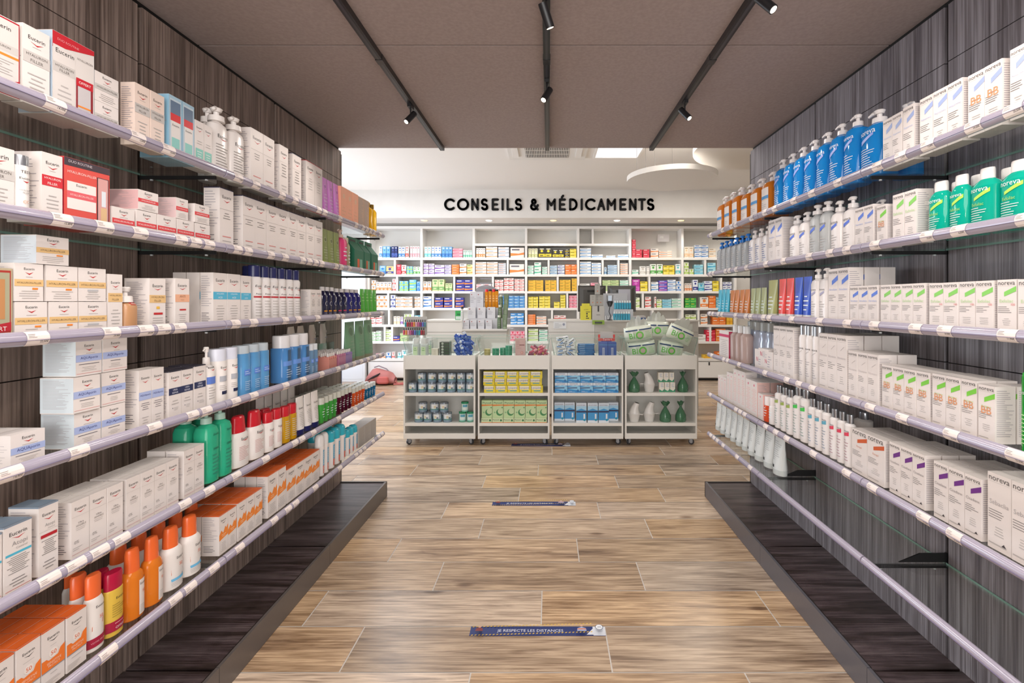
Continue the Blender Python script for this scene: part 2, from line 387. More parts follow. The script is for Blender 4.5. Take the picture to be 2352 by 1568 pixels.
# ---------------------------------------------------------------- room shell
XL, XR = 1.737, 1.690           # aisle wall planes (left at -XL, right at +XR)
YE = 4.035                      # far end of the aisle walls and of the low ceiling
ZC = 2.912                      # low ceiling
SLOT = [0.03, 1.04, 2.05, 3.06]
def floor():
    b = MB(); b.box(-6, 6.5, -3.6, 10.6, -.05, -.0015, '#cfc8c0')
    off = {0: .2805, 1: 1.163, 2: .5465, 3: .1917, 4: .717, 5: .392, 6: .953, 7: .616, 8: 1.1, 9: .5, 10: .037, -1: .859}
    ws = .3; g = .0032; cols = []; rnd = random.Random(5)
    prev = .037
    vs = []; fs = []
    for k in range(-19, 28):
        y0 = 2.117+ws*k; y1 = y0+ws
        if k in off: o = off[k]
        else: o = (k*.8637+.28) % 1.2
        i = -6
        while o+1.2*i < 6.5:
            x0, x1 = o+1.2*i+g/1, o+1.2*(i+1)-g/1
            i += 1
            if x1 < -6 or x0 > 6.5: continue
            n = len(vs); vs += [(x0, y0+g, 0), (x1, y0+g, 0), (x1, y1-g, 0), (x0, y1-g, 0)]; fs.append((n, n+1, n+2, n+3))
            cols.append((rnd.random(), rnd.random(), rnd.random(), 1))
    nb = len(b.f); b.add(vs, fs, TILE)
    me = b.build('floor'); a = me.color_attributes.new('tile', 'FLOAT_COLOR', 'CORNER')
    for p in me.polygons[nb:]:
        for li in p.loop_indices: a.data[li].color = cols[p.index-nb]
    obj('floor', me, kind='structure')
floor()
def aisle_wall(name, side, m):
    b = MB(); X = XL if side < 0 else XR
    def bx(u0, u1, y0, y1, z0, z1, mm):   # u = depth behind the wall plane
        a, c = side*(X+u0), side*(X+u1); b.box(min(a, c), max(a, c), y0, y1, z0, z1, mm)
    bx(.02, .16, -1.2, YE, 0, ZC+.02, BLACK)
    ys = [-1.2]+SLOT+[YE+.011]
    zs = [0, .09, 1.369, 2.642, 2.885]
    for i in range(len(ys)-1):
        for j in range(len(zs)-1):
            bx(0, .02, ys[i]+.011, ys[i+1]-.011, zs[j]+.002, zs[j+1]-.002, m)
    bx(-.001, .16, YE-.004, YE+.012, 0, 2.86, M('#4a4340', .5))
    obj(name, b, kind='structure')
aisle_wall('wall_left', -1, WOOD_V); aisle_wall('wall_right', 1, WOODR_V)
def low_ceiling():
    b = MB(); ys = [-3.6, -.78, .82, 2.42, YE]
    for i in range(4): b.box(-2.1, 2.1, ys[i]+.005, ys[i+1]-(.005 if i < 3 else 0), ZC, ZC+.02, CEIL)
    b.box(-2.1, 2.1, -3.6, YE-.01, ZC+.02, ZC+.06, BLACK)
    b.box(-2.1, 2.1, -3.6, YE, ZC+.06, 3.8, WHITEWALL)
    obj('ceiling', b, kind='structure')
low_ceiling()
b = MB(); b.box(-6, 6.5, YE, 10.6, 3.78, 3.83, M('#efebe6', .9)); obj('ceiling_room', b, kind='structure')
b = MB(); b.box(-6, 6.5, 10.4, 10.5, 0, 3.8, WHITEWALL); obj('wall_back', b, kind='structure')
b = MB(); b.box(-6, 6.5, 9.28, 10.4, 3.24, 3.78, WHITEWALL); obj('wall_soffit', b, kind='structure')
b = MB(); b.box(6.4, 6.5, YE, 10.4, 0, 3.8, M('#d8cdbc', .8)); obj('wall_east', b, kind='structure')
b = MB()
b.box(-6, -5.9, YE, 5.3, 0, 3.8, WHITEWALL); b.box(-6, -5.9, 9.3, 10.4, 0, 3.8, WHITEWALL); b.box(-6, -5.9, 5.3, 9.3, 0, .4, WHITEWALL); b.box(-6, -5.9, 5.3, 9.3, 3.0, 3.8, WHITEWALL)
obj('wall_west', b, kind='structure')
b = MB()
for y in (5.3, 6.6, 7.95, 9.25): b.box(-5.97, -5.92, y, y+.05, .4, 3.0, '#d5d7da')
b.box(-5.97, -5.92, 5.3, 9.3, .4, .45, '#d5d7da'); b.box(-5.97, -5.92, 5.3, 9.3, 2.95, 3.0, '#d5d7da')
w1 = obj('window_1', b, kind='structure')
b = MB(); b.box(-5.95, -5.944, 5.3, 9.3, .45, 2.95, GLASS); obj('pane', b, w1)
# partition walls beside the aisle (the white room is wider) and behind the camera
b = MB(); b.box(-6, -1.9, YE-.1, YE, 0, 3.8, WHITEWALL); obj('wall_partition_left', b, kind='structure')
b = MB(); b.box(1.86, 6.5, YE-.1, YE, 0, 3.8, WHITEWALL); obj('wall_partition_right', b, kind='structure')
b = MB()
b.box(-2.1, -1.9, -3.6, YE, 0, 3.8, WHITEWALL); obj('wall_behind_left', b, kind='structure')
b = MB()
b.box(1.86, 2.1, -3.6, YE, 0, 3.8, WHITEWALL); obj('wall_behind_right', b, kind='structure')
# shop front behind the camera: a glazed opening
b = MB()
for x in (-1.9, -.65, .6, 1.82): b.box(x, x+.05, -3.55, -3.5, 0, ZC, '#3a3a3c')
b.box(-1.9, 1.87, -3.55, -3.5, 0, .06, '#3a3a3c'); b.box(-1.9, 1.87, -3.55, -3.5, ZC-.06, ZC, '#3a3a3c')
w2 = obj('window_2', b, kind='structure')
b = MB(); b.box(-1.87, 1.84, -3.53, -3.524, .06, ZC-.06, GLASS); obj('pane', b, w2)
# grey strip standing in for the dark, shaded gap under the soffit
b = MB(); b.box(-5.9, 6.4, 9.93, 9.95, 3.195, 3.24, '#8d8a85'); obj('soffit_gap_strip', b, kind='structure')

# plinths
def plinth(side, y0, y1, which):
    X = XL if side < 0 else XR; xe = 1.351 if side < 0 else 1.307
    t = root('display_plinth', (side*(X+xe)/2, y0, 0), 0, f"low dark wood plinth with grey metal edge, {which}", 'plinth', 'dark plinths under the wall shelves')
    dx = -side*(X+xe)/2; 
    def bb(u0, u1, ya, yb, z0, z1, mm):
        a, c = sorted((side*u0+dx, side*u1+dx)); b = MB(); b.box(a, c, ya-y0, yb-y0, z0, z1, mm); return b
    obj('top_board', bb(xe+.02, X-.001, y0+.002, y1-.012, .02, .118, WOOD_H), t)
    em = M('#6c6562', .35, .3) if side < 0 else M('#6a6970', .3, .3)
    k = bb(xe, xe+.014, y0+.0015, y1-.0015, .002, .1255, em); obj('front_panel', k, t)
    obj('edge_trim', bb(xe+.014, xe+.02, y0+.0015, y1-.012, .05, .124, M('#24201f', .3)), t)
    if y1 > 4: obj('end_panel', bb(xe, X, y1-.012, y1, .002, .1255, M('#3b3634', .45)), t)
BAYS = [(0.03, 1.04), (1.04, 2.05), (2.05, 3.06), (3.06, YE)]
PL = [(0.0, 1.0), (1.0, 1.98), (1.98, 2.98), (2.98, YE)]
for side, wn in ((-1, 'left wall'), (1, 'right wall')):
    for (a, c), nm in zip(PL, ('at the near end', 'second from the near end', 'third from the near end', 'at the far end')):
        plinth(side, a, c, f"{wn}, {nm}")

# ---------------------------------------------------------------- glass wall shelves with price rails
ZB = [2.158, 1.839, 1.510, 1.168, .840, .509]
XE = {-1: 1.384, 1: 1.340}
SH = ['top', 'second', 'third', 'fourth', 'fifth', 'bottom']
PRICES = ['22,50€', '29,90€', '25,50€', '34,50€', '16,50€', '9,95€', '6,50€', '14,90€', '35,95€', '12,80€', '17,90€', '11,90€']
WHITEP = M('#eee3de', .5)
def price_tag(price, wd):
    key = ('pt', price, wd)
    if key in _proto: return _proto[key]
    b = MB(); r = .0215; N = 6
    P = [(-(r*cos(radians(a)))+.004, .018+r*sin(radians(a))) for a in [62-124*i/N for i in range(N+1)]]
    def pr(X, Z, e):
        a = math.asin(max(-1, min(1, (Z-.018)/r))); return (X, -(r+e)*cos(a)+.004, .018+(r+e)*sin(a))
    for i in range(N):
        b.quad([(-wd/2, P[i+1][0], P[i+1][1]), (wd/2, P[i+1][0], P[i+1][1]), (wd/2, P[i][0], P[i][1]), (-wd/2, P[i][0], P[i][1])], WHITEP)
    gfx(b, [('T', price, .25, .30, .38, '#3a3634', .25), ('L', -.44, .1, .62, .98, 3, '#8c7d7b')], wd, .032, pr, 4)
    _proto[key] = b.build('price_label'); return _proto[key]
def shelf(side, k, bay, rnd):
    y0, y1 = BAYS[bay]; zb = ZB[k]; X = XL if side < 0 else XR; xe = XE[side]
    ws = 'left wall' if side < 0 else 'right wall'
    bn = ['nearest bay', 'second bay', 'third bay', 'farthest bay'][bay]
    state = 'empty clear glass shelf' if (side > 0 and k == 5 and bay < 3) else 'stocked clear glass shelf'
    t = root('glass_shelf', (side*xe, (y0+y1)/2, zb), -side*pi/2 if side > 0 else pi/2,
             f"{state} with lilac rail, {ws}, {SH[k]} shelf, {bn}", 'shelf', f"glass shelves on the {ws}")
    L = (y1-y0)/2-.004; D = X-xe
    g = MB(); g.box(-L, L, .004, D-.004, .004, .012, GLASS); g.box(-L, L, D-.0045, D-.003, .004, .012, GLASSEDGE)
    obj('glass_panel', g, t)
    r = MB(); N = 9
    P = [(-(.020*cos(radians(a)))+.004, .018+.020*sin(radians(a))) for a in [75-150*i/N for i in range(N+1)]]+[(.004, .0), (.004, .036)]
    vs = [(-L, a, b_) for a, b_ in P]+[(L, a, b_) for a, b_ in P]; n = len(P)
    r.add(vs, [(i, i+1, n+i+1, n+i) for i in range(N)], RAILM, True)
    r.add(vs, [tuple(range(n)), tuple(range(2*n-1, n-1, -1)), (N, N+1, n+N+1, n+N), (N+1, N+2, n+N+2, n+N+1), (N+2, 0, n, n+N+2)], RAILM)
    r.box(-L, L, -.0185, -.015, .0135, .0145, '#7f7795'); r.box(-L, L, -.013, -.012, .029, .0295, '#d9d2e2')
    obj('price_rail', r, t)
    bk = MB()
    u = L+.004
    if side < 0 or True:
        s_ = -1 if side > 0 else 1   # bracket at the far seam of each bay
        xx = s_*u if side < 0 else -u
    m = M('#141416', .4)
    bk.hexa([(xx-.004, .03, -.012), (xx+.004, .03, -.012), (xx+.004, D+.015, -.012), (xx-.004, D+.015, -.012)],
            [(xx-.004, .03, .003), (xx+.004, .03, .003), (xx+.004, D+.015, .003), (xx-.004, D+.015, .003)], m)
    if k == 5: bk.hexa([(xx-.003, D*.42, .0125), (xx+.003, D*.42, .0125), (xx+.003, D+.004, .0125), (xx-.003, D+.004, .0125)],
            [(xx-.003, D*.68, .05), (xx+.003, D*.68, .05), (xx+.003, D+.004, .05), (xx-.003, D+.004, .05)], m)
    for yy in (.07, D-.05): bk.loft([(-.018, .006, .006, 2), (-.012, .006, .006, 2)], M('#cfd4d6', .15, 0, 0, .3), 8, xx+.0, yy)
    obj('bracket', bk, t)
    if not (side > 0 and k == 5 and bay < 3):
        x = -L+.05+rnd.uniform(0, .06)
        while x < L-.05:
            me = price_tag(rnd.choice(PRICES), .058)
            obj('price_label', me, t, (x, 0, 0)); x += rnd.choice([.075, .13, .18, .22, .27])
rnd = random.Random(11)
for side in (-1, 1):
    for k in range(6):
        for bay in range(4):
            if bay == 0: continue
            shelf(side, k, bay, rnd)
    for k in (0, 1, 2, 3, 4, 5): shelf(side, k, 0, rnd)
# ---------------------------------------------------------------- printed fronts
K = '#2b2a2c'; G = '#8b8583'; RD = '#c0272d'; LG = '#b9b3b0'
def euc(*extra, z=.86, wf=.62, line=None):
    s = [('T', 'Eucerin', 0, z, wf, K, .10), ('P', [(-wf*.38, z-.050), (0, z-.072), (wf*.42, z-.044), (.02, z-.088)], RD)]
    if line: s.append(('R', -.48, line, .48, line+.003, LG))
    return s+list(extra)
def euw(*extra):   # wide, short jar cartons
    return [('T', 'Eucerin', 0, .86, .36, K, .14), ('P', [(-.14, .77), (0, .735), (.15, .78), (.01, .70)], RD)]+list(extra)
def band(c, t1, t2=None, z0=.52, z1=.68, tc='#5d5753', w1=.78):
    o = [('R', -.497, z0, .497, z1, c)]
    m = (z0+z1)/2
    if t2: o += [('T', t1, 0, m+.035, w1, tc, .05), ('T', t2, 0, m-.035, w1*.6, tc, .04)]
    else: o += [('T', t1, 0, m, w1, tc, .07)]
    return o
def hyal(c, tc='#6e6763', extra=()): return euc(('L', -.2, .2, .74, .76, 1, LG, 1), *band(c, 'HYALURON', 'FILLER', .53, .68, tc), ('L', -.36, .36, .08, .42, 6, LG, 1), *extra)
def hyalw(c, tc='#6e6763', extra=()): return euw(('L', -.2, .2, .62, .67, 1, LG, 1), *band(c, 'HYALURON-FILLER', None, .40, .58, tc, .84), ('L', -.36, .36, .05, .30, 4, LG, 1), *extra)
S = {}
S['grey'] = hyal('#c9c4c0'); S['greyw'] = hyalw('#c9c4c0')
S['red'] = hyal('#cf2f3a', '#f3e9e6'); S['redw'] = hyalw('#d9454b', '#f3e9e6')
S['gold'] = hyal('#e3bd84', '#7c6a50'); S['goldw'] = hyalw('#e3bd84', '#7c6a50', [('R', .1, .31, .3, .36, '#ef8b35')])
S['goldw2'] = hyalw('#e3bd84', '#7c6a50', [('R', -.2, .30, .2, .35, '#b9b9bb')])
S['peach'] = euc(*band('#e8b08f', 'ANTI', 'PIGMENT', .53, .68, '#a06e50', .4), ('R', -.2, .36, .25, .39, RD), ('L', -.36, .36, .1, .3, 5, LG, 1))
S['gold2'] = euc(*band('#e3bd84', 'HYALURON', 'FILLER', .53, .68, '#8c7450'), ('R', -.08, .41, .12, .46, '#eab94a'), ('R', -.25, .30, .3, .34, RD), ('L', -.36, .36, .08, .26, 4, LG, 1))
S['sky'] = euc(*band('#54b4d6', 'HYALURON', 'ACID', .50, .64, '#e9f4f8', .5), ('L', -.3, .3, .1, .4, 6, LG, 1))
S['plain'] = euc(('R', -.49, .66, .49, .663, G), ('L', -.3, .3, .5, .62, 3, G, 1), ('R', -.3, .22, .3, .235, '#d98a86'), ('L', -.3, .3, .05, .18, 3, LG, 1))
S['plain2'] = euc(('L', -.3, .3, .42, .68, 5, G, 1), ('L', -.36, .36, .06, .3, 4, LG, 1), line=.7)
S['plainred'] = euc(('L', -.3, .3, .42, .68, 5, LG, 1), ('R', -.497, .0, .497, .06, '#b5434c'), line=.62)
S['mint'] = euc(('R', -.42, .08, .42, .42, '#86cdbf'), ('L', -.3, .3, .12, .38, 5, '#e8f4f0', 1), ('L', -.3, .3, .5, .6, 2, LG, 1))
S['aquaw'] = euw(('L', -.2, .3, .62, .65, 1, G, 1), ('R', -.497, .40, .497, .60, '#a9b7df'), ('T', 'AQUAporin', 0, .50, .66, '#454a86', .13), ('L', -.42, .42, .30, .36, 1, '#55505a', 1), ('L', -.3, .3, .12, .26, 3, LG, 1), ('R', -.47, .06, .47, .07, '#d98a86'))
S['aqua'] = euc(('R', -.497, .48, .497, .62, '#a9b7df'), ('T', 'AQUAporin', 0, .56, .8, '#454a86', .06), ('L', -.35, .35, .30, .44, 4, '#77717a', 1), ('L', -.3, .3, .06, .2, 3, LG, 1))
S['navy'] = euc(('R', -.497, .50, .497, .64, '#2b3358'), ('T', 'UREA', 0, .60, .36, '#d9dcea', .05), ('T', 'REPAIR', 0, .54, .46, '#d9dcea', .05), ('O', -.2, .22, .03, '#2b3358'), ('L', -.3, .3, .28, .4, 2, LG, 1), ('L', -.1, .4, .16, .24, 3, LG))
S['ultra'] = euc(('T', 'Ultra', .02, .60, .30, '#7d7876', .06), ('T', 'SENSIBLE', .02, .55, .55, '#8d8785', .05), ('L', -.3, .3, .46, .52, 2, LG, 1), ('T', '0%', -.22, .27, .26, '#9c9795', .12), ('L', -.42, .3, .12, .19, 2, LG), ('R', -.47, .06, .47, .066, '#cf8f93'), line=.72)
S['atopi'] = euc(('T', 'Atopi', .05, .70, .55, '#a5a1a1', .09), ('T', 'Control', .12, .635, .4, '#a5a1a1', .06), ('R', -.44, .54, .47, .575, '#4fb3cf'), ('L', -.42, .42, .26, .52, 9, '#6d6866', 1), ('L', -.42, .42, .06, .2, 3, G, 1), ('R', -.45, .03, .45, .036, RD))
S['atopir'] = euc(('T', 'Atopi', .05, .70, .5, '#a5a1a1', .08), ('T', 'Control', .12, .655, .35, '#a5a1a1', .05), ('R', -.40, .53, .42, .575, '#b5232f'), ('L', -.38, .42, .28, .5, 8, '#6d6866', 1), ('L', -.38, .42, .06, .2, 3, G, 1), line=.62)
def sun(b=0): return [('T', 'Eucerin', 0, .84, .50, K, .09), ('P', [(-.2, .79), (0, .77), (.24, .795), (.02, .755)], K), ('L', -.25, .25, .68, .70, 1, LG, 1),
    ('P', [(-.497, .30), (.497, .30), (.497, .60), (.3, .56), (.2, .48), (-.2, .46), (-.3, .50), (-.497, .50)], '#ee7a2c'), ('O', 0, .56, .20, '#efe8e2'), ('T', '50', 0, .56, .24, '#df6a3a', .10),
    ('T', 'SENSITIVE', .02, .41, .62, '#f7dcc4', .05), ('T', 'PROTECT', .02, .36, .5, '#f7dcc4', .05), ('R', -.497, .285, .497, .30, '#8f9299'), ('L', -.3, .3, .2, .24, 1, LG, 1), ('L', -.45, .45, .04, .14, 4, LG)]
S['sun'] = sun()
S['sun2'] = [('T', 'Eucerin', 0, .84, .55, K, .09), ('P', [(-.2, .79), (0, .77), (.24, .795), (.02, .755)], K), ('P', [(-.497, .36), (.497, .42), (.497, .68), (.3, .60), (.2, .66), (-.05, .52), (-.25, .60), (-.497, .50)], '#f08a35'), ('L', -.3, .3, .42, .5, 2, '#f7dcc4', 1), ('L', -.4, .4, .06, .3, 6, LG, 1)]
SLOGO = lambda z=.93, wf=.86: [('T', 'noreva', 0, z, wf, '#55504f', .12), ('R', -.44, z-.045, .44, z-.042, LG)]
def nor(c, *extra, tx=None, tc=LG, z=.93, white=False):
    s = SLOGO(z)
    if c: s.append(('P', [(-.12, .70), (.497, .79), (.497, .88), (-.12, .78)], c))
    if tx: s.append(('T', tx, 0, .62, .8, tc, .06))
    return s+[('L', -.44, .35, .40, .53, 4, '#807a7a'), ('L', -.25, .25, .18, .32, 4, LG, 1), ('L', -.44, .44, .05, .1, 1, LG)]+list(extra)
BB = [('T', 'BB', .0, .56, .62, '#e0996a', .13), ('R', -.12, .555, .14, .565, '#b56b3f')]
S['nblue'] = nor('#9fb0dc', tx='Aquareva', tc='#c3cdea'); S['nblue2'] = nor('#5b7fdc', tx='Xerodiane', tc='#a9b7e2')
S['nbbb'] = nor('#9fb0dc', *BB); S['ngbb'] = nor('#7ccf3f', *BB, tx='Actipur', tc='#b8dba0')
S['ngreen'] = nor('#86d060', tx='Exfoliac', tc='#b8dba0'); S['ngreen2'] = nor('#86d060', ('T', '100', .34, .555, .2, '#d97a7a', .05), tx='Exfoliac', tc='#b8dba0')
S['nplain'] = nor(None, ('P', [(-.1, .74), (.28, .81), (.28, .815), (-.1, .745)], '#8f8a88'), tx='Noveane', tc='#cfc9c8')
S['norange'] = nor('#cf5b28', tx='Kerapil', tc='#dba08a'); S['npurple'] = nor('#6d2a86', ('P', [(.1, .08), (.3, .08), (.2, .12)], '#4a4548'), tx='Cicadiane', tc='#9b9596')
S['nseb'] = nor(None, ('P', [(.1, .08), (.3, .08), (.2, .12)], '#4a4548'), tx='Sebaclia', tc='#b5b0b0')
S['npink'] = [('O', 0, .88, .09, '#e0708a'), ('L', -.4, .4, .12, .78, 14, '#ecb8b4', 1)]
S['ncrim'] = [('R', -.497, .78, .497, .88, '#d0386a'), ('L', -.4, .4, .1, .7, 9, LG, 1)]
S['njar'] = [('T', 'N', -.2, .5, .2, '#d0456a', .5), ('L', -.05, .4, .2, .8, 5, '#a9a3b0')]
# bottle and tube labels
S['bsoap'] = [('T', 'noreva', 0, .66, .62, '#e8f2f8', .07), ('P', [(-.25, .50), (.25, .60), (.25, .64), (-.25, .56)], '#8fa4e6'), ('L', -.34, .34, .06, .44, 11, '#dfeaf4')]
S['bgreen'] = [('T', 'noreva', -.02, .66, .62, '#eef6f4', .07), ('P', [(-.18, .50), (.34, .61), (.34, .67), (-.18, .55)], '#b4e25a'), ('T', 'Exfoliac', -.05, .44, .55, '#9fd66a', .05), ('L', -.34, .3, .1, .40, 8, '#dff0ee')]
S['bgreen_tall'] = [('T', 'noreva', 0, .75, .7, '#eef6f4', .06), ('L', -.4, .4, .1, .5, 8, '#bff0b0')]
S['borange'] = [('R', -.42, .04, .30, .64, '#efe3da'), ('R', -.42, .40, .30, .47, '#3f93cf'), ('R', -.42, .38, .30, .39, '#eeb04a'), ('L', -.36, .24, .1, .34, 6, LG)]
S['bclear'] = [('L', -.34, .34, .1, .62, 9, '#c3bdb8')]
S['bwhite_b'] = [('T', 'noreva', 0, .60, .6, '#6a6567', .07), ('P', [(-.22, .47), (.24, .54), (.24, .59), (-.22, .53)], '#5676dc'), ('L', -.3, .3, .08, .4, 7, LG)]
S['bwhite_l'] = [('T', 'noreva', 0, .60, .6, '#6a6567', .07), ('P', [(-.22, .48), (.24, .54), (.24, .58), (-.22, .53)], '#a9a7c4'), ('L', -.3, .3, .08, .4, 7, LG)]
S['bwhite_t'] = [('L', -.36, .36, .1, .62, 10, '#4b62a0')]
S['bwhite_g'] = [('T', 'noreva', 0, .68, .6, '#6a6567', .06), ('P', [(-.3, .58), (.3, .60), (.3, .67), (-.3, .64)], '#3fbf4a'), ('L', -.3, .3, .1, .54, 8, '#8fa39a')]
S['bwhite_o'] = [('T', 'noreva', 0, .68, .6, '#6a6567', .06), ('P', [(-.3, .58), (.3, .60), (.3, .67), (-.3, .64)], '#9aae52'), ('L', -.3, .3, .1, .54, 8, '#8fa39a')]
S['bwhite_c'] = [('T', 'noreva', 0, .68, .6, '#6a6567', .06), ('P', [(-.3, .58), (.3, .60), (.3, .67), (-.3, .64)], '#5fa8c0'), ('L', -.3, .3, .1, .54, 8, '#8f9aa9')]
S['bwhite_r'] = [('T', 'noreva', 0, .68, .6, '#6a6567', .06), ('P', [(-.3, .58), (.3, .60), (.3, .67), (-.3, .64)], '#d9415a'), ('L', -.3, .3, .1, .54, 8, '#b58f96')]
S['bnov'] = [('T', 'noreva', 0, .60, .7, '#55504f', .07), ('P', [(-.2, .50), (.25, .56), (.25, .565), (-.2, .505)], '#77716f'), ('L', -.36, .36, .08, .44, 9, '#a9a5a8')]
S['blot'] = [('T', 'Eucerin', 0, .58, .55, K, .05), ('P', [(-.2, .55), (0, .54), (.24, .552), (.02, .528)], RD), ('L', -.34, .34, .08, .48, 10, '#9d9793')]
S['btest'] = [('T', 'TEST', 0, .74, .55, K, .07), ('T', 'Eucerin', 0, .64, .62, K, .07), ('P', [(-.2, .60), (0, .585), (.24, .603), (.02, .57)], RD), ('T', 'HYALURON', 0, .45, .6, '#7d7876', .04), ('T', 'FILLER', 0, .41, .35, '#7d7876', .04), ('T', 'CC', .0, .27, .34, '#e0a37a', .09)]
S['bfound'] = [('R', -.1, .60, .42, .68, RD), ('T', 'TESTER', .17, .64, .4, '#f5e6e4', .04)]
S['bcan'] = [('T', 'Eucerin', 0, .64, .62, K, .05), ('P', [(-.2, .61), (0, .60), (.24, .612), (.02, .59)], RD), ('T', 'Aquaporin', 0, .50, .66, '#55504f', .045), ('R', -.40, .435, .40, .465, '#b8303a'), ('L', -.34, .34, .1, .40, 6, '#b5afab')]
S['bnavy'] = [('O', 0, .46, .22, '#c9c5c0'), ('O', 0, .46, .17, '#1f2150'), ('R', -.3, .2, .3, .24, '#e0992e'), ('L', -.3, .3, .06, .18, 4, '#9d9db8')]
S['bnavyp'] = [('O', 0, .46, .22, '#c9c5c0'), ('O', 0, .46, .17, '#1f2150'), ('R', -.3, .2, .3, .24, '#d9406a'), ('L', -.3, .3, .06, .18, 4, '#9d9db8')]
S['bpumpw'] = [('T', 'Eucerin', 0, .66, .6, K, .06), ('P', [(-.2, .625), (0, .61), (.24, .628), (.02, .60)], RD), ('R', -.42, .38, .42, .50, '#5f7fd0'), ('L', -.34, .34, .12, .34, 5, LG)]
S['bflatw'] = [('T', 'Eucerin', 0, .66, .5, K, .06), ('P', [(-.2, .625), (0, .61), (.24, .628), (.02, .60)], RD), ('R', -.3, .40, .3, .50, '#b0b2ba'), ('R', -.2, .16, .34, .22, '#22284a'), ('L', -.3, .3, .24, .34, 3, LG)]
S['bblue'] = [('R', -.3, .40, .40, .52, '#5b86d8'), ('L', -.26, .34, .42, .50, 2, '#c9dcf2'), ('L', -.26, .34, .1, .3, 5, '#b9cfe6')]
S['bblue_k'] = [('R', -.15, .05, .15, .70, '#3c5d80'), ('R', -.4, .36, .4, .46, '#6a96dd'), ('L', -.26, .34, .1, .3, 4, '#c9dcf2')]
S['bred'] = [('T', 'Eucerin', 0, .56, .45, K, .05), ('P', [(-.2, .535), (0, .52), (.24, .538), (.02, .51)], RD), ('L', -.3, .3, .14, .42, 9, '#c98f8c')]
S['bdermo'] = [('T', 'Eucerin', .1, .66, .5, '#1f5a4c', .05), ('T', 'DERMO', .1, .46, .5, '#1f5a4c', .04), ('L', -.2, .4, .1, .4, 6, '#2f8a72')]
S['bsunsp'] = [('R', -.05, .04, .46, .54, '#efe6e0'), ('T', 'Eucerin', .2, .48, .4, K, .04), ('P', [(-.05, .22), (.46, .22), (.46, .34), (.3, .30), (-.05, .30)], '#ee7a2c'), ('T', '50', .2, .36, .16, '#df6a3a', .05), ('L', 0, .42, .06, .18, 5, LG)]
S['bsunw'] = [('T', 'Eucerin', .1, .50, .45, K, .04), ('P', [(-.3, .24), (.46, .24), (.46, .38), (.25, .33), (-.3, .33)], '#ee7a2c'), ('T', '50', .1, .38, .18, '#df6a3a', .05), ('R', -.3, .14, .44, .18, '#6fb6dc'), ('L', -.3, .4, .05, .12, 3, LG)]
S['bsunr'] = [('T', 'Eucerin', .1, .58, .5, K, .05), ('P', [(-.3, .28), (.46, .28), (.46, .42), (.25, .40), (.2, .34), (-.3, .34)], '#ee7a2c'), ('T', '50', .12, .43, .2, '#df6a3a', .06), ('R', -.497, .06, .497, .18, '#a8213f'), ('T', 'VOTRE BRUME', 0, .12, .7, '#e6a9b5', .03)]
S['boffer'] = [('T', 'Eucerin', .1, .60, .5, K, .05), ('L', -.3, .4, .3, .52, 6, '#a08a3c'), ('R', -.497, .08, .497, .24, '#a8213f'), ('T', 'OFFERT', .1, .13, .55, '#f3e1e4', .06), ('L', -.2, .4, .18, .22, 1, '#e6a9b5')]
S['bnob'] = [('R', -.1, .06, .22, .24, '#e2512e'), ('R', -.1, .24, .22, .62, '#2fa6d2'), ('TV', 'BACTER', .06, .43, .32, '#eef4f6'), ('TV', 'NO', .06, .15, .14, '#f6e4de')]
S['tpurple'] = [('O', 0, .78, .16, '#e3c3e6'), ('O', 0, .78, .13, '#b866c4'), ('L', -.3, .3, .1, .62, 6, '#e3c3e6', 1)]
S['tolive'] = [('O', 0, .72, .18, '#c9cfa6'), ('O', 0, .72, .15, '#68733f'), ('L', -.3, .3, .2, .55, 5, '#b9c09a', 1), ('R', -.4, .12, .4, .15, '#c2cf4a')]
S['tgreen'] = [('R', -.34, .10, .34, .30, '#63b84e'), ('L', -.3, .3, .5, .85, 3, '#9fdb86', 1)]
S['tbig'] = [('O', 0, .76, .22, '#86a287'), ('O', 0, .76, .18, '#4f7356'), ('L', -.3, .3, .16, .55, 5, '#86a287', 1)]
S['tclear'] = [('L', -.3, .3, .2, .6, 4, '#e4eef0', 1)]
S['tnavy'] = [('T', 'Eucerin', 0, .70, .5, K, .05), ('L', -.3, .3, .2, .6, 9, '#b3adaa', 1)]
S['tblk'] = [('R', -.36, .17, -.02, .24, '#23272e'), ('L', -.34, .34, .35, .85, 10, '#b3b5b6')]
S['torange'] = [('L', -.36, .36, .1, .5, 4, '#f1b490', 1), ('O', 0, .76, .18, '#f5c6a6')]
S['cgreen'] = [('R', -.3, .86, .3, .94, '#141816'), ('T', 'phyt', 0, .80, .5, '#e8a26a', .05), ('R', -.2, .08, .02, .42, '#e0663a'), ('R', .06, .08, .30, .42, '#7fb7a0')]
S['cduo'] = [('P', [(-.497, .88), (.497, .90), (.497, .997), (-.497, .997)], '#453a42'), ('T', 'DUO ROUTINE', -.16, .95, .5, '#cfc6cc', .045), ('T', 'HYALURON-FILLER', -.12, .80, .62, '#f3dcd8', .06),
    ('R', -.44, .26, .18, .66, '#ece4e0'), ('T', 'Eucerin', -.14, .62, .22, K, .05), ('R', -.44, .42, .18, .52, '#e0636a'), ('T', 'HYALURON-FILLER', -.13, .47, .5, '#f3dcd8', .04), ('R', .20, .14, .47, .82, '#3f3a40'), ('R', .22, .15, .45, .81, '#d8a39f'),
    ('R', .30, .38, .40, .62, '#dfe4ea'), ('R', .28, .16, .42, .36, '#dcb98c'), ('P', [(.18, .10), (.47, .10), (.47, .17), (.32, .13), (.18, .17)], '#453a42'), ('T', 'OFFERT', .33, .135, .24, '#f3f0f0', .04), ('L', -.3, .1, .06, .14, 2, '#f0b5ad', 1)]
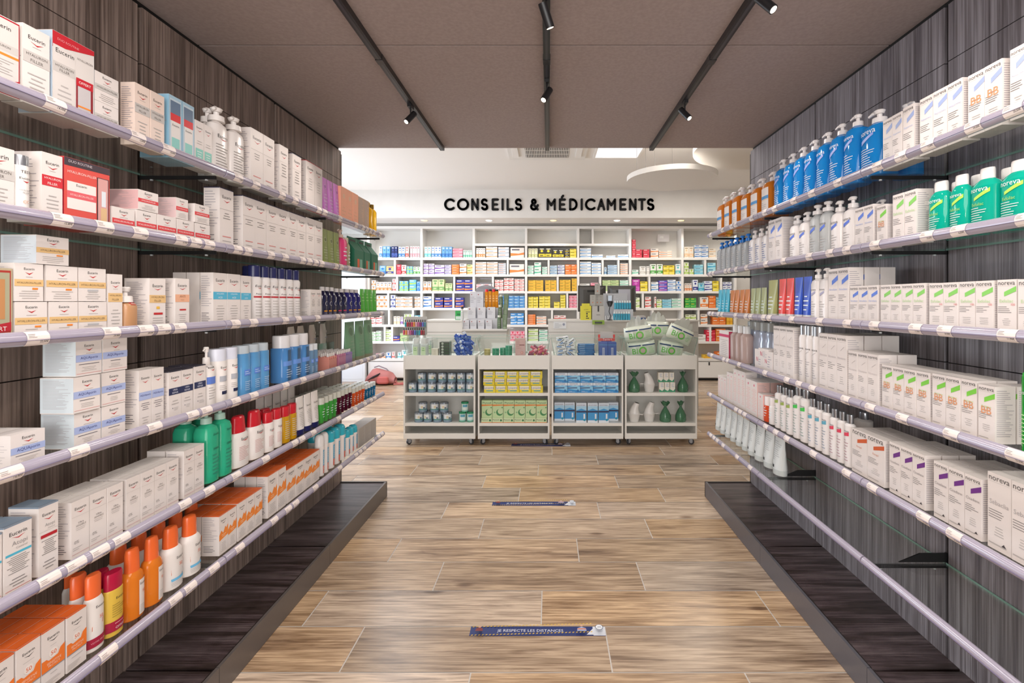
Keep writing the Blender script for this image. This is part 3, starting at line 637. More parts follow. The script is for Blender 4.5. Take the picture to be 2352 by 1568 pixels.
S['cduog'] = [('P', [(-.497, .80), (.497, .94), (.497, .997), (-.497, .997)], '#c32a36'), ('T', 'DUO ROUTINE', -.14, .92, .5, '#e8a0a4', .04), ('R', -.49, .01, .02, .84, '#dcd6d2'), ('T', 'Eucerin', -.22, .78, .42, K, .06), ('R', -.49, .52, .02, .64, '#c9c4c0'),
    ('T', 'HYALURON', -.23, .60, .42, '#6e6763', .035), ('T', 'FILLER', -.23, .555, .24, '#6e6763', .03), ('L', -.42, -.04, .1, .4, 5, LG, 1), ('T', 'HYALURON', .26, .80, .38, '#8a8380', .035), ('R', .04, .02, .46, .55, '#8e2b33'), ('R', .08, .03, .40, .46, '#c9c3c4'), ('R', .04, .46, .46, .56, '#c32a36'), ('T', 'OFFERT', .25, .51, .30, '#f3e9e6', .05), ('R', .08, .2, .40, .22, '#ef8b35')]
S['cset'] = [('R', -.49, .01, .49, .99, '#b32634'), ('R', -.46, .14, .46, .97, '#d9d2ce'), ('T', 'Eucerin', -.1, .87, .62, K, .07), ('R', -.46, .56, .46, .66, '#c9c4c0'), ('T', 'HYALURON', -.1, .62, .6, '#6e6763', .035), ('R', -.46, .50, .46, .53, '#ef8b35'), ('L', -.4, .3, .26, .46, 6, LG), ('P', [(-.49, .1), (.49, .1), (.49, .24), (0, .16), (-.49, .24)], '#b32634'), ('T', 'OFFERT', 0, .16, .7, '#f3e9e6', .07)]
S['cblueset'] = [('R', -.42, .06, .42, .95, '#c9d9e3'), ('R', -.38, .70, .38, .92, '#6a7f98'), ('R', -.38, .60, .38, .72, '#dc3b40'), ('R', -.34, .10, .34, .60, '#e9e4e0'), ('T', 'Eucerin', 0, .54, .5, K, .05), ('R', -.3, .12, .3, .34, '#8fd0c8'), ('P', [(-.42, .06), (.42, .06), (-.42, .14)], '#dc3b40')]
S['cgift'] = [('R', -.45, .03, .45, .97, '#a8382f'), ('R', -.42, .22, .42, .94, '#a9a68a'), ('R', -.3, .3, -.05, .9, '#8fae9a'), ('R', .1, .3, .3, .85, '#c08a5a'), ('P', [(-.45, .08), (.45, .14), (.45, .26), (-.45, .18)], '#b32634'), ('T', 'OFFERT', .05, .17, .6, '#f3e9e6', .06)]
S['cgreyst'] = [('L', -.46, .46, .02, .98, 26, '#a39c97')]
S['stext'] = [('L', -.42, .42, .12, .94, 24, '#a9a3aa')]
S['sbar'] = [('L', -.42, .42, .36, .95, 14, '#b3adb2'), ('L', -.4, .3, .08, .26, 5, '#5a5560')]
# ---------------------------------------------------------------- stock on the glass wall shelves
# measured front spans (a..b: picture columns of the run, top: picture row of its near top corner) are turned into metres on the shelf
FX = {-1: 1.430, 1: 1.394}      # distance of the product fronts from the aisle axis
def run_span(side, a, b, off=0):
    f = lambda p: (FX[side]+off)*F/abs(CX-p)
    return sorted((f(a), f(b)))
def zat(py, Y): return HC+(CY-py)*Y/F
def stock(side, k, items):
    zs = ZB[k]+.0128; rz = pi/2 if side < 0 else -pi/2
    wn = 'left wall' if side < 0 else 'right wall'; plc = (f"{wn} {SH[k]} shelf", 'from near end')
    for it in items:
        if it[0] == 'c':
            _, st, a, b, top, n, d, rows, desc = it[:9]; o = it[9] if len(it) > 9 else {}
        else:
            _, kind, st, bm, cm, a, b, top, n, rows, desc = it[:11]; o = it[11] if len(it) > 11 else {}
        y0, y1 = run_span(side, a, b, (it[9] if it[0] == 'c' and len(it) > 9 else it[11] if it[0] == 'b' and len(it) > 11 else {}).get('off', 0)); w = (y1-y0)/n; base = o.get('z', 0)
        if it[0] == 'b':
            for _ in range(3): y0, y1 = run_span(side, a, b, o.get('off', 0)+o.get('d', 1)*w*o.get('k', .15)); w = (y1-y0)/n
        h = o.get('h') or zat(top, y0)-zs-base
        lv = o.get('lv', 1); h = h/lv
        if it[0] == 'b': d = o.get('d', 1)*w
        off = o.get('off', 0)
        for r in range(rows):
            for l in range(lv):
                for i in range(n):
                    Y = y0+w*(i+.5)+(o.get('st', 0)*w if r % 2 else 0); jx = ((i*7+l*5+r*3+int(a)) % 5-2)*.0006
                    X = side*(FX[side]+off+d/2+r*(d+.004)+abs(jx))
                    if abs(X)+d/2 > (XL if side < 0 else XR)-.002: continue
                    if Y+w/2 > YE+.02 and abs(X) > 9: continue
                    tag = []
                    if rows > 1: tag.append(['front row', 'second row', 'third row', 'fourth row', 'fifth row', 'back row'][r])
                    if lv > 1: tag.append(['lowest layer', 'second layer', 'third layer'][l])
                    tag = o.get('t') or ' '.join(tag)
                    if it[0] == 'c':
                        els = S[st] if st else []
                        sd = None if o.get('ns') else (S[o['side']] if o.get('side') else S['stext'])
                        parts = carton_parts(w-.0015, h-.0008, d, els, o.get('base', '#e6deda'), None, o.get('top'), o.get('sc')) if (r > 0 and i < n-1) else \
                            carton_parts(w-.0015, h-.0008, d, els, o.get('base', '#e6deda'), sd, o.get('top'), o.get('sc'))
                        nm = o.get('name', 'skincare_carton')
                    else:
                        parts = bottle_parts(kind, w-.001, h, d-.001, bm, cm, S[st] if st else (), None, o.get('o'))
                        nm = o.get('name', PRODNAME[kind])
                    put(nm, parts, (X, Y, zs+base+l*h), rz+(((i*13+r*7+k) % 7)-3)*.004*(0 if o.get('tight') else 1), desc, plc, Y, o.get('cat', 'carton' if it[0] == 'c' else {'jar': 'tin', 'tube': 'tube'}.get(kind, 'bottle')), tag)
W1, W2 = M('#ebe5e1', .3), M('#e9e4e2', .25)
LB = '#a9c9dc'
stock(-1, 0, [
 ('c', 'cset', -30, 47, 16, 1, .10, 1, 'white gift set box with red frame', {'base': '#e6ded9'}),
 ('c', 'grey', 52, 115, 50, 1, .06, 1, 'tall white carton with grey band'),
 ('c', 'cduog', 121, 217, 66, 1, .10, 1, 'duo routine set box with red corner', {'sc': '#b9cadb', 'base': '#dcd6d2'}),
 ('c', 'greyw', 218, 273, 159, 1, .07, 1, 'small white carton with grey band', {'lv': 2}),
 ('c', 'grey', 310, 378, 187, 2, .05, 1, 'slim white carton with grey band', {'base': '#f0dcd0'}),
 ('c', 'cblueset', 388, 447, 214, 2, .11, 1, 'light blue gift set box', {'base': LB, 'sc': '#8fbdd6', 'ns': 0}),
 ('c', 'mint', 448, 488, 273, 2, .05, 1, 'white carton with mint panel'),
 ('b', 'pump', 'blot', W1, W1, 489, 566, 236, 2, 1, 'white lotion bottle with wide pump', {'d': .6, 'o': {'sq': 2.4, 'body': .80, 'head': .62, 'nz': -.45}}),
 ('b', 'pump', 'blot', W1, W1, 470, 503, 240, 1, 1, 'white pump bottle peeking from behind', {'d': .6, 'off': .10, 'o': {'sq': 2.4, 'body': .80, 'head': .62, 'nz': -.45}}),
 ('c', 'plain', 576, 631, 291, 2, .06, 1, 'tall plain white carton'),
 ('c', 'plain2', 642, 662, 330, 1, .06, 1, 'plain white carton standing alone'),
 ('c', 'plain2', 672, 692, 350, 1, .06, 1, 'plain white carton with dark lid', {'top': '#2a2746'}),
 ('c', 'plainred', 703, 741, 366, 2, .06, 1, 'white carton with red top and foot', {'top': '#b5434c'}),
 ('b', 'tube', 'tpurple', M('#d884d8', .35), M('#dcbcdc'), 742, 783, 404, 3, 1, 'purple tube', {'d': .5, 'o': {'cap': .05}}),
 ('c', 'torange', 783, 823, 426, 3, .05, 1, 'salmon orange carton', {'base': '#ffb796', 'ns': 1}),
 ('c', 'cgreyst', 824, 848, 450, 2, .05, 1, 'brown kraft carton', {'base': '#cdae98', 'ns': 1}),
 ('b', 'cap', None, liquid('#ffc62a', .3), M('#8a6a20', .3, .6), 849, 866, 463, 2, 1, 'golden oil bottle with metal cap', {'o': {'cap': .14, 'cw': .45}}),
])
stock(-1, 1, [
 ('c', 'grey', -46, 35, 322, 1, .06, 1, 'white carton with grey band', {}),
 ('b', 'cap', 'btest', W1, M('#b9bcc2', .2, .8), 36, 76, 352, 1, 1, 'white tester bottle with silver cap', {'off': -.006, 'o': {'cap': .16, 'cw': .98, 'sh': .01, 'dome': .97}}),
 ('c', 'red', 96, 145, 346, 1, .10, 1, 'tall white carton with red band', {}),
 ('c', 'cduo', 147, 252, 357, 1, .12, 1, 'red duo routine gift set with window', {'base': '#d9544c', 'sc': '#b0303a'}),
 ('c', 'redw', 258, 310, 472, 1, .11, 1, 'low white jar carton with red band'),
 ('c', 'redw', 314, 361, 474, 1, .11, 1, 'low white jar carton with red band', {'h': .096}),
 ('c', 'redw', 362, 405, 499, 1, .11, 1, 'low white jar carton with red band', {'h': .096}),
 ('c', 'redw', 407, 446, 508, 1, .11, 1, 'low white jar carton with red band', {'h': .096}),
 ('c', 'redw', 449, 483, 517, 1, .11, 1, 'low white jar carton with red band', {'h': .096}),
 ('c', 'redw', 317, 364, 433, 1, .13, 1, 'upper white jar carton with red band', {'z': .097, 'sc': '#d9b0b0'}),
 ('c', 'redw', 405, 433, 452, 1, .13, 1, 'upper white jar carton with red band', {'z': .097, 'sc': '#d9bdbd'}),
 ('c', 'redw', 447, 481, 466, 1, .09, 1, 'upper white jar carton with red band', {'z': .097}),
 ('c', 'plain', 505, 537, 428, 1, .07, 1, 'tall white carton with navy lid, standing alone', {'top': '#2a2746', 'side': 'sbar'}),
 ('c', 'plain', 558, 612, 447, 2, .07, 1, 'white carton with pink line and navy lid', {'top': '#2a2746', 'side': 'sbar'}),
 ('c', 'plain', 613, 703, 467, 4, .07, 1, 'white carton with navy lid', {'top': '#2a2746'}),
 ('c', 'plain', 704, 741, 498, 2, .07, 1, 'white carton with grey writing', {}),
 ('b', 'tube', 'tolive', M('#8a9658', .4), M('#c9bfa6'), 742, 784, 523, 3, 1, 'olive green tube on pale cap', {'d': .5, 'o': {'cap': .07}}),
 ('b', 'pump', 'tclear', M('#e0407a', .35), M('#d9bfae'), 785, 799, 525, 1, 1, 'pink bottle with beige pump', {'o': {'body': .8}}),
 ('b', 'cap', 'tclear', M('#a39a78', .4), M('#c9bfa6'), 797, 805, 545, 1, 1, 'khaki bottle beside the pink one', {}),
])
stock(-1, 2, [
 ('c', 'cgift', -70, 31, 610, 1, .11, 1, 'green gift box with red frame', {'base': '#b8a98c', 'sc': '#9c8f78'}),
 ('c', 'goldw', 34, 110, 713, 1, .09, 1, 'white jar carton with gold band', {'h': .104}),
 ('c', 'goldw', 113, 180, 713, 1, .09, 1, 'white jar carton with gold band', {'h': .104}),
 ('c', 'goldw2', 181, 246, 713, 1, .09, 1, 'white jar carton with gold band', {'h': .104}),
 ('c', 'goldw', 32, 100, 645, 1, .09, 1, 'white jar carton with gold band', {'t': 'second layer', 'z': .105, 'h': .104}),
 ('c', 'goldw', 106, 179, 645, 1, .09, 1, 'white jar carton with gold band', {'t': 'second layer', 'z': .105, 'h': .104}),
 ('c', 'goldw2', 181, 244, 645, 1, .09, 1, 'white jar carton with gold band', {'t': 'second layer', 'z': .105, 'h': .104}),
 ('c', 'goldw', 83, 159, 585, 1, .10, 1, 'white jar carton with gold band', {'t': 'topmost', 'z': .210, 'h': .082, 'sc': '#cfd8e0'}),
 ('c', 'gold', 248, 282, 628, 1, .05, 3, 'tall white carton with gold band'),
 ('b', 'pump', 'bfound', M('#b98a62', .3), W1, 283, 320, 658, 1, 1, 'beige foundation tester bottle with white cap', {'off': -.006, 'o': {'body': .66, 'sq': 3, 'head': .75, 'nz': -.2}}),
 ('c', 'gold2', 343, 381, 638, 1, .09, 1, 'white carton with gold band and red mark', {}),
 ('c', 'peach', 402, 435, 638, 1, .09, 1, 'white carton with peach band', {'side': 'sbar'}),
 ('c', 'sky', 490, 552, 625, 2, .055, 3, 'tall white carton with sky blue band', {'side': 'sbar'}),
 ('c', 'sky', 554, 577, 632, 1, .055, 1, 'tall white carton with sky blue band', {}),
 ('b', 'can', 'bcan', W2, M('#262a5c', .25), 585, 693, 608, 6, 1, 'white body spray can with navy cap', {}),
 ('b', 'can', 'bcan', W2, M('#262a5c', .25), 575, 590, 610, 1, 1, 'white spray can with navy cap behind', {'off': .07, 'd': 1.4}),
 ('c', 'plain2', 713, 739, 664, 2, .06, 1, 'small white carton with dark writing', {'side': 'sbar'}),
 ('b', 'cap', 'bnavy', M('#14143a', .12, 0, 0, 0, .5), M('#cfcac9'), 742, 774, 658, 3, 1, 'dark navy bottle with orange mark', {'o': {'cap': .13, 'cw': .5, 'sh': .22}}),
 ('b', 'cap', 'bnavyp', M('#14143a', .12, 0, 0, 0, .5), M('#cfcac9'), 775, 797, 662, 2, 1, 'dark navy bottle with pink mark', {'o': {'cap': .13, 'cw': .5, 'sh': .22}}),
 ('b', 'cap', 'bnavy', M('#20206c', .12, 0, 0, 0, .5), M('#cfcac9'), 799, 830, 663, 3, 1, 'dark blue bottle with white cap', {'o': {'cap': .13, 'cw': .5, 'sh': .22}}),
 ('b', 'tube', 'tgreen', M('#4fb03a', .35), M('#c9c7a6'), 831, 868, 663, 4, 1, 'bright green tube on pale cap', {'d': .5, 'o': {'cap': .12}}),
])
stock(-1, 3, [
 ('c', 'aquaw', 24, 105, 1001, 1, .11, 2, 'single jar carton with lilac band', {'base': '#e6dedb'}),
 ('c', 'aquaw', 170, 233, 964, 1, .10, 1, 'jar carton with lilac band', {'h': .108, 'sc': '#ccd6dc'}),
 ('c', 'aquaw', 234, 289, 964, 1, .10, 1, 'jar carton with lilac band', {'h': .108}),
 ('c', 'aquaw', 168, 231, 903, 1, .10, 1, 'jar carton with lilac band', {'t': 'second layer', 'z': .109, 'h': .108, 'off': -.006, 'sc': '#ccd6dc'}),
 ('c', 'aquaw', 233, 289, 903, 1, .10, 1, 'jar carton with lilac band', {'t': 'second layer', 'z': .109, 'h': .108}),
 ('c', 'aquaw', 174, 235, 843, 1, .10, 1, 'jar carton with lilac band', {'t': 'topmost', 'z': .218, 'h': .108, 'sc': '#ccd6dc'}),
 ('c', 'aquaw', 236, 293, 843, 1, .10, 1, 'jar carton with lilac band', {'t': 'topmost', 'z': .218, 'h': .108}),
 ('c', 'aqua', 319, 377, 851, 2, .06, 1, 'tall white carton with lilac band', {'side': 'sbar'}),
 ('c', 'navy', 387, 444, 853, 2, .05, 3, 'white carton with navy band', {'top': '#2d2a3a'}),
 ('c', 'navy', 446, 473, 840, 1, .05, 2, 'white carton with navy band', {'top': '#2d2a3a'}),
 ('b', 'pump', 'bpumpw', W1, W1, 474, 497, 798, 1, 1, 'white pump bottle with blue label', {'o': {'sq': 3, 'body': .70, 'nz': -.8}}),
 ('b', 'cap', 'bflatw', W1, M('#dfe2f0', .3), 498, 551, 803, 2, 1, 'white cylindrical bottle with navy print', {'o': {'cap': .22, 'cw': .98, 'sh': .005, 'dome': .97}}),
 ('b', 'cap', 'bblue', liquid('#6fb6ee', .5), M('#d9e4ec', .2, 0, 0, .3), 554, 620, 795, 3, 1, 'clear blue cleansing bottle', {'o': {'cap': .16, 'cw': .98, 'sh': .005, 'dome': .97, 'sq': 3}}),
 ('b', 'cap', 'bblue_k', liquid('#5f9fe0', .4), M('#e6e4e6', .25), 649, 712, 772, 3, 1, 'blue foam bottle with white cap', {'o': {'cap': .26, 'cw': .94, 'sh': .02, 'dome': .95, 'sq': 3}}),
 ('b', 'cap', 'bblue', liquid('#7fa6c9', .5), M('#dfe4e8', .25), 713, 732, 791, 2, 1, 'small pale blue bottle', {'o': {'cap': .2, 'cw': .9, 'sh': .03}}),
 ('b', 'tube', 'tbig', M('#6f9a78', .4), M('#8a8a70'), 800, 862, 740, 3, 1, 'large dark green tube', {'d': .45, 'o': {'cap': .1}}),
 ('b', 'tube', 'tbig', M('#3f5f46', .4), M('#8a8a70'), 775, 797, 734, 1, 1, 'large dark green tube behind trays', {'d': .4, 'off': .235, 'o': {'cap': .1}}),
])
CLR = lambda c: liquid(c, .35)
stock(-1, 4, [
 ('c', 'atopi', -62, 6, 1250, 1, .075, 2, 'white carton with grey-blue lid and cyan stripe', {'top': '#7e8ea0'}),
 ('c', 'atopi', 7, 74, 1213, 1, .075, 2, 'white carton with grey-blue lid and cyan stripe', {'top': '#7e8ea0'}),
 ('c', 'atopir', 88, 135, 1165, 1, .085, 1, 'white carton with grey lid and red stripe', {'top': '#7e8ea0'}),
 ('c', 'ultra', 163, 283, 1155, 3, .06, 2, 'white carton for sensitive skin', {'side': 'sbar'}),
 ('c', 'ultra', 290, 411, 1101, 4, .06, 2, 'slim white carton for sensitive skin', {}),
 ('c', 'ultra', 422, 470, 1036, 2, .07, 2, 'white carton beside the green bottles', {'side': 'sbar'}),
 ('b', 'pump', 'bdermo', liquid('#3cc79c', .45), M('#bfe0d2', .2, 0, 0, .2), 474, 535, 944, 2, 2, 'green pump bottle of cleansing gel', {'o': {'sq': 3.2, 'body': .80, 'nz': -.5, 'head': .55}}),
 ('b', 'cap', 'bred', W1, M('#c8202e', .25), 540, 611, 962, 2, 1, 'white bottle with slanted red cap', {'d': .6, 'o': {'cap': .32, 'cw': .78, 'sh': .16, 'ovalcap': 1, 'taper': .82, 'dome': .8, 'sq': 2.4}}),
 ('b', 'cap', 'bred', W1, M('#c8202e', .25), 613, 652, 950, 2, 2, 'small white bottle with round red cap', {'d': .7, 'o': {'cap': .26, 'cw': .86, 'sh': .04, 'ovalcap': 1, 'dome': .9}}),
 ('b', 'cap', 'bclear', liquid('#d9a520', .3), M('#c8202e', .25), 653, 685, 936, 2, 1, 'yellow oil bottle with red cap', {'d': .7, 'o': {'cap': .27, 'cw': .92, 'sh': .03, 'ovalcap': 1, 'dome': .92}}),
 ('b', 'tube', 'tnavy', W1, M('#23265e', .3), 686, 737, 914, 3, 1, 'white hand cream tube with navy cap', {'d': .6, 'o': {'cap': .14}}),
 ('b', 'tube', 'tnavy', W1, M('#d9d5d2', .3), 592, 682, 914, 5, 1, 'white tube standing behind red-capped bottles', {'d': .45, 'off': .17, 'o': {'cap': .1}}),
 ('b', 'bottom', 'tclear', CLR('#4cb04a'), M('#cfcfc4', .3), 738, 776, 915, 4, 4, 'green shower gel bottle', {'d': .9}),
 ('b', 'bottom', 'tclear', CLR('#5a1530'), M('#cfcfc4', .3), 777, 810, 900, 4, 4, 'burgundy shower gel bottle', {'d': .9}),
 ('b', 'bottom', 'tclear', CLR('#e8602c'), M('#cfcfc4', .3), 811, 839, 893, 4, 4, 'orange shower gel bottle', {'d': .9}),
 ('b', 'bottom', 'tclear', CLR('#1f6f9c'), M('#d9dbd9', .3), 840, 864, 886, 4, 3, 'blue shower gel bottle', {'d': .9}),
])
OT = '#dd6427'
stock(-1, 5, [
 ('c', 'sun', -40, 34, 1545, 1, .06, 2, 'white sun care carton with orange lid', {'top': OT}),
 ('c', 'sun', 36, 94, 1492, 1, .06, 3, 'white sun care carton with orange lid', {'top': OT}),
 ('c', 'sun', 95, 150, 1455, 1, .06, 3, 'white sun care carton with orange lid', {'top': OT}),
 ('c', 'sun', 152, 199, 1418, 1, .06, 3, 'white sun care carton with orange lid', {'top': OT}),
 ('b', 'cap', 'bsunr', W1, M('#ea6a35', .25), 201, 247, 1332, 1, 2, 'white sun milk bottle with orange cap', {'d': .62, 'o': {'cap': .30, 'cw': .76, 'sh': .12, 'ovalcap': 1, 'dome': .8}}),
 ('b', 'cap', 'bsunr', W1, M('#ea6a35', .25), 150, 190, 1322, 1, 1, 'white sun milk bottle behind cartons', {'d': .5, 'off': .21, 'o': {'cap': .30, 'cw': .76, 'sh': .12, 'ovalcap': 1, 'dome': .8}}),
 ('b', 'cap', 'boffer', M('#dcb84a', .3), M('#b0153c', .25), 249, 291, 1325, 1, 2, 'yellow after-sun bottle with crimson cap', {'d': .62, 'o': {'cap': .26, 'cw': .95, 'sh': .03, 'ovalcap': 1, 'dome': .9}}),
 ('b', 'spray', 'bsunsp', liquid('#f58a2c', .35), M('#ee6c33', .25), 294, 382, 1272, 2, 1, 'amber sun spray bottle with orange cap', {'d': .75}),
 ('b', 'spray', 'bsunw', W1, M('#ee6c33', .25), 384, 469, 1222, 2, 1, 'white ribbed sun spray bottle', {'d': .75, 'o': {'ribs': 1}}),
 ('b', 'spray', 'bsunw', W1, M('#ee6c33', .25), 262, 470, 1240, 5, 1, 'white ribbed spray bottle, back row', {'d': .8, 'off': .135, 'h': .205, 'o': {'ribs': 1}}),
 ('c', 'sun2', 503, 544, 1185, 2, .075, 2, 'small sun care carton with orange top', {'top': OT, 'side': 'sbar'}),
 ('c', 'sun2', 546, 603, 1155, 3, .075, 3, 'sun care carton with orange wave', {'top': OT}),
 ('c', 'sun2', 615, 657, 1093, 2, .055, 3, 'tall sun care carton with orange wave', {'top': OT, 'side': 'sbar'}),
 ('c', 'sun2', 659, 734, 1078, 4, .06, 3, 'slim sun care carton with orange wave', {'top': OT}),
 ('b', 'bullet', 'bnob', W1, M('#e9e6e4', .25), 736, 756, 1000, 2, 1, 'white spray with white domed cap', {}),
 ('b', 'bullet', 'bnob', W1, M('#35b0c4', .25), 757, 795, 992, 3, 2, 'white disinfectant spray with teal cap', {}),
 ('b', 'bullet', 'bnob', W1, M('#35b0c4', .25), 796, 822, 988, 3, 1, 'small disinfectant spray with teal cap', {}),
 ('c', 'cgreyst', 824, 864, 985, 3, .10, 1, 'flat grey carton in a neat row', {'base': '#b5ada6', 'ns': 1}),
])
# green cardboard gift bags with a gable and handle, second shelf
def gable_parts(w, h, d):
    key = ('gable', round(w, 3), round(h, 3))
    if key in _proto: return _proto[key]
    b = MB(); x, y, s = w/2-.001, d/2, .70*h
    m = M('#1d6b50', .5)
    b.add([(-x, -y, 0), (x, -y, 0), (x, y, 0), (-x, y, 0), (-x, -y, s), (x, -y, s), (x, y, s), (-x, y, s), (-x, 0, h), (x, 0, h)],
          [(3, 2, 1, 0), (0, 1, 5, 4), (2, 3, 7, 6), (4, 5, 9, 8), (6, 7, 8, 9), (1, 2, 6, 9, 5), (3, 0, 4, 8, 7)], m)
    b.box(-x, x, -.002, .002, h-.002, h+.03, m)
    gfx(b, S['cgreen'][2:], w, h, lambda X, Z, e: (X, -y-e if Z < s else -y*(h-Z)/(h-s)-e-.001, Z), 2)
    gfx(b, [('R', -.3, 1.0, .3, 1.06, '#101412')], w, h, lambda X, Z, e: (X, -.0022-e, Z), 2)
    _proto[key] = [('gift_bag', b.build('gift_bag'))]; return _proto[key]
for a, c in ((815, 837), (838, 852), (854, 869)):
    y0, y1 = run_span(-1, a, c); Y = (y0+y1)/2
    h = .232
    put('gift_bag', gable_parts(y1-y0, h, .11), (-(FX[-1]+.058), Y, ZB[1]+.0128), pi/2, 'green cardboard gift bag with gable top', ('left wall second shelf', 'from near end'), Y, 'gift bag')
# kraft sachets standing behind the foam bottles, and open trays with tiny gel bottles (fourth shelf)
def sachet():
    b = MB(); b.loft([(0, .050, .016, 2), (.05, .052, .022, 2), (.10, .052, .016, 2), (.14, .052, .002, 2)], M('#eadccf', .5), 16)
    gfx(b, [('O', 0, .62, .16, '#a9968a'), ('O', 0, .62, .12, '#eadccf'), ('R', -.3, .3, .3, .33, '#8f86a6')], .088, .135, lambda X, Z, e: (X, -.023-e, Z), 1)
    return [('sachet', b.build('sachet'))]
sp = sachet()
for p in (668, 690, 716, 741):
    Y = 1.65*F/(CX-p); put('refill_sachet', sp, (-1.65, Y, ZB[3]+.0128+.1455), pi/2+.15, 'kraft refill sachet on a riser', ('left wall fourth shelf', 'from near end'), Y, 'sachet')
b = MB(); b.box(-.30, .36, -.028, .028, 0, .145, FILM)
ris = obj('display_riser', b, None, (-1.65, 1.65*F/(CX-704), ZB[3]+.0128), pi/2, 'clear riser under kraft sachets, left wall fourth shelf', 'riser')
def tray(c):
    t = MB(); wl = M(c, .3, 0, 0, .2); w_, d_ = .112, .20
    t.box(-w_/2, w_/2, -d_/2, d_/2, 0, .003, wl); t.box(-w_/2, -w_/2+.002, -d_/2, d_/2, .003, .085, wl); t.box(w_/2-.002, w_/2, -d_/2, d_/2, .003, .085, wl)
    t.box(-w_/2+.002, w_/2-.002, -d_/2, -d_/2+.002, .003, .07, wl); t.box(-w_/2+.002, w_/2-.002, d_/2-.002, d_/2, .003, .085, wl)
    return t.build('tray')
for p, c, nm in ((749, '#e69a8c', 'salmon'), (771, '#d08aa8', 'pink'), (787, '#a58ac0', 'lilac')):
    Y = 1.49*F/(CX-p)*.985
    X = -1.522
    obj('open_tray', tray(c), None, (X, Y, ZB[3]+.0128), pi/2, f"open {nm} cardboard tray of pocket gels, left wall fourth shelf", 'tray', 'gel trays on the fourth shelf')
    g = bottle_parts('cap', .026, .105, .026, CLR(c), M('#d9d4cf', .3), (), None, {'cap': .2, 'cw': .6})
    for r in range(5):
        for i in range(4):
            put('pocket_gel', g, (X-.09+r*.042+.006, Y-.042+i*.028, ZB[3]+.016), pi/2, f"{nm} pocket gel bottle in tray", ('left wall fourth shelf', 'from near end'), Y+i*.03+r*.001, 'bottle')
# ---- right wall
BSO = liquid('#2196e8', .4); AMB = liquid('#ee8a2c', .4); TEAL = liquid('#10bfa6', .4)
stock(1, 0, [
 ('c', 'nblue', 2318, 2400, 108, 2, .07, 1, 'white carton with pale blue slash', {'h': .215}),
 ('c', 'nbbb', 2222, 2303, 126, 2, .07, 1, 'white tinted cream carton with blue slash', {'h': .205}),
 ('c', 'nblue', 2111.5, 2211, 176, 3, .06, 1, 'white carton with pale blue slash', {'side': 'stext'}),
 ('c', 'nblue', 2027, 2072, 254, 2, .06, 1, 'small white carton with blue slash', {}),
 ('c', 'nblue', 2073, 2100, 235, 1, .06, 1, 'small white carton with blue slash', {}),
 ('b', 'pump', 'bsoap', BSO, W2, 1972, 2026, 236, 1, 1, 'large blue foaming gel pump bottle', {'d': .8, 'o': {'sq': 2.6, 'body': .80, 'head': .42, 'nz': -.9}}),
 ('b', 'pump', 'bsoap', BSO, W2, 1776, 1971, 252, 7, 1, 'blue foaming gel pump bottle', {'d': .9, 'o': {'sq': 2.6, 'body': .83, 'head': .42, 'nz': -.9}}),
 ('b', 'pump', None, BSO, W2, 2040, 2090, 225, 1, 1, 'blue pump bottle behind the cartons', {'d': .8, 'off': .13, 'o': {'sq': 2.6, 'body': .82, 'head': .42, 'nz': .9}}),
 ('b', 'pump', 'borange', AMB, W2, 1701, 1775, 386, 3, 1, 'amber cleansing oil bottle with white pump', {'d': .9, 'o': {'sq': 3, 'body': .80, 'head': .4, 'nz': -.9}}),
 ('b', 'pump', 'borange', AMB, W2, 1647, 1700, 425, 3, 1, 'amber cleansing oil bottle with white pump', {'d': .9, 'o': {'sq': 3, 'body': .82, 'head': .4, 'nz': -.9}}),
])
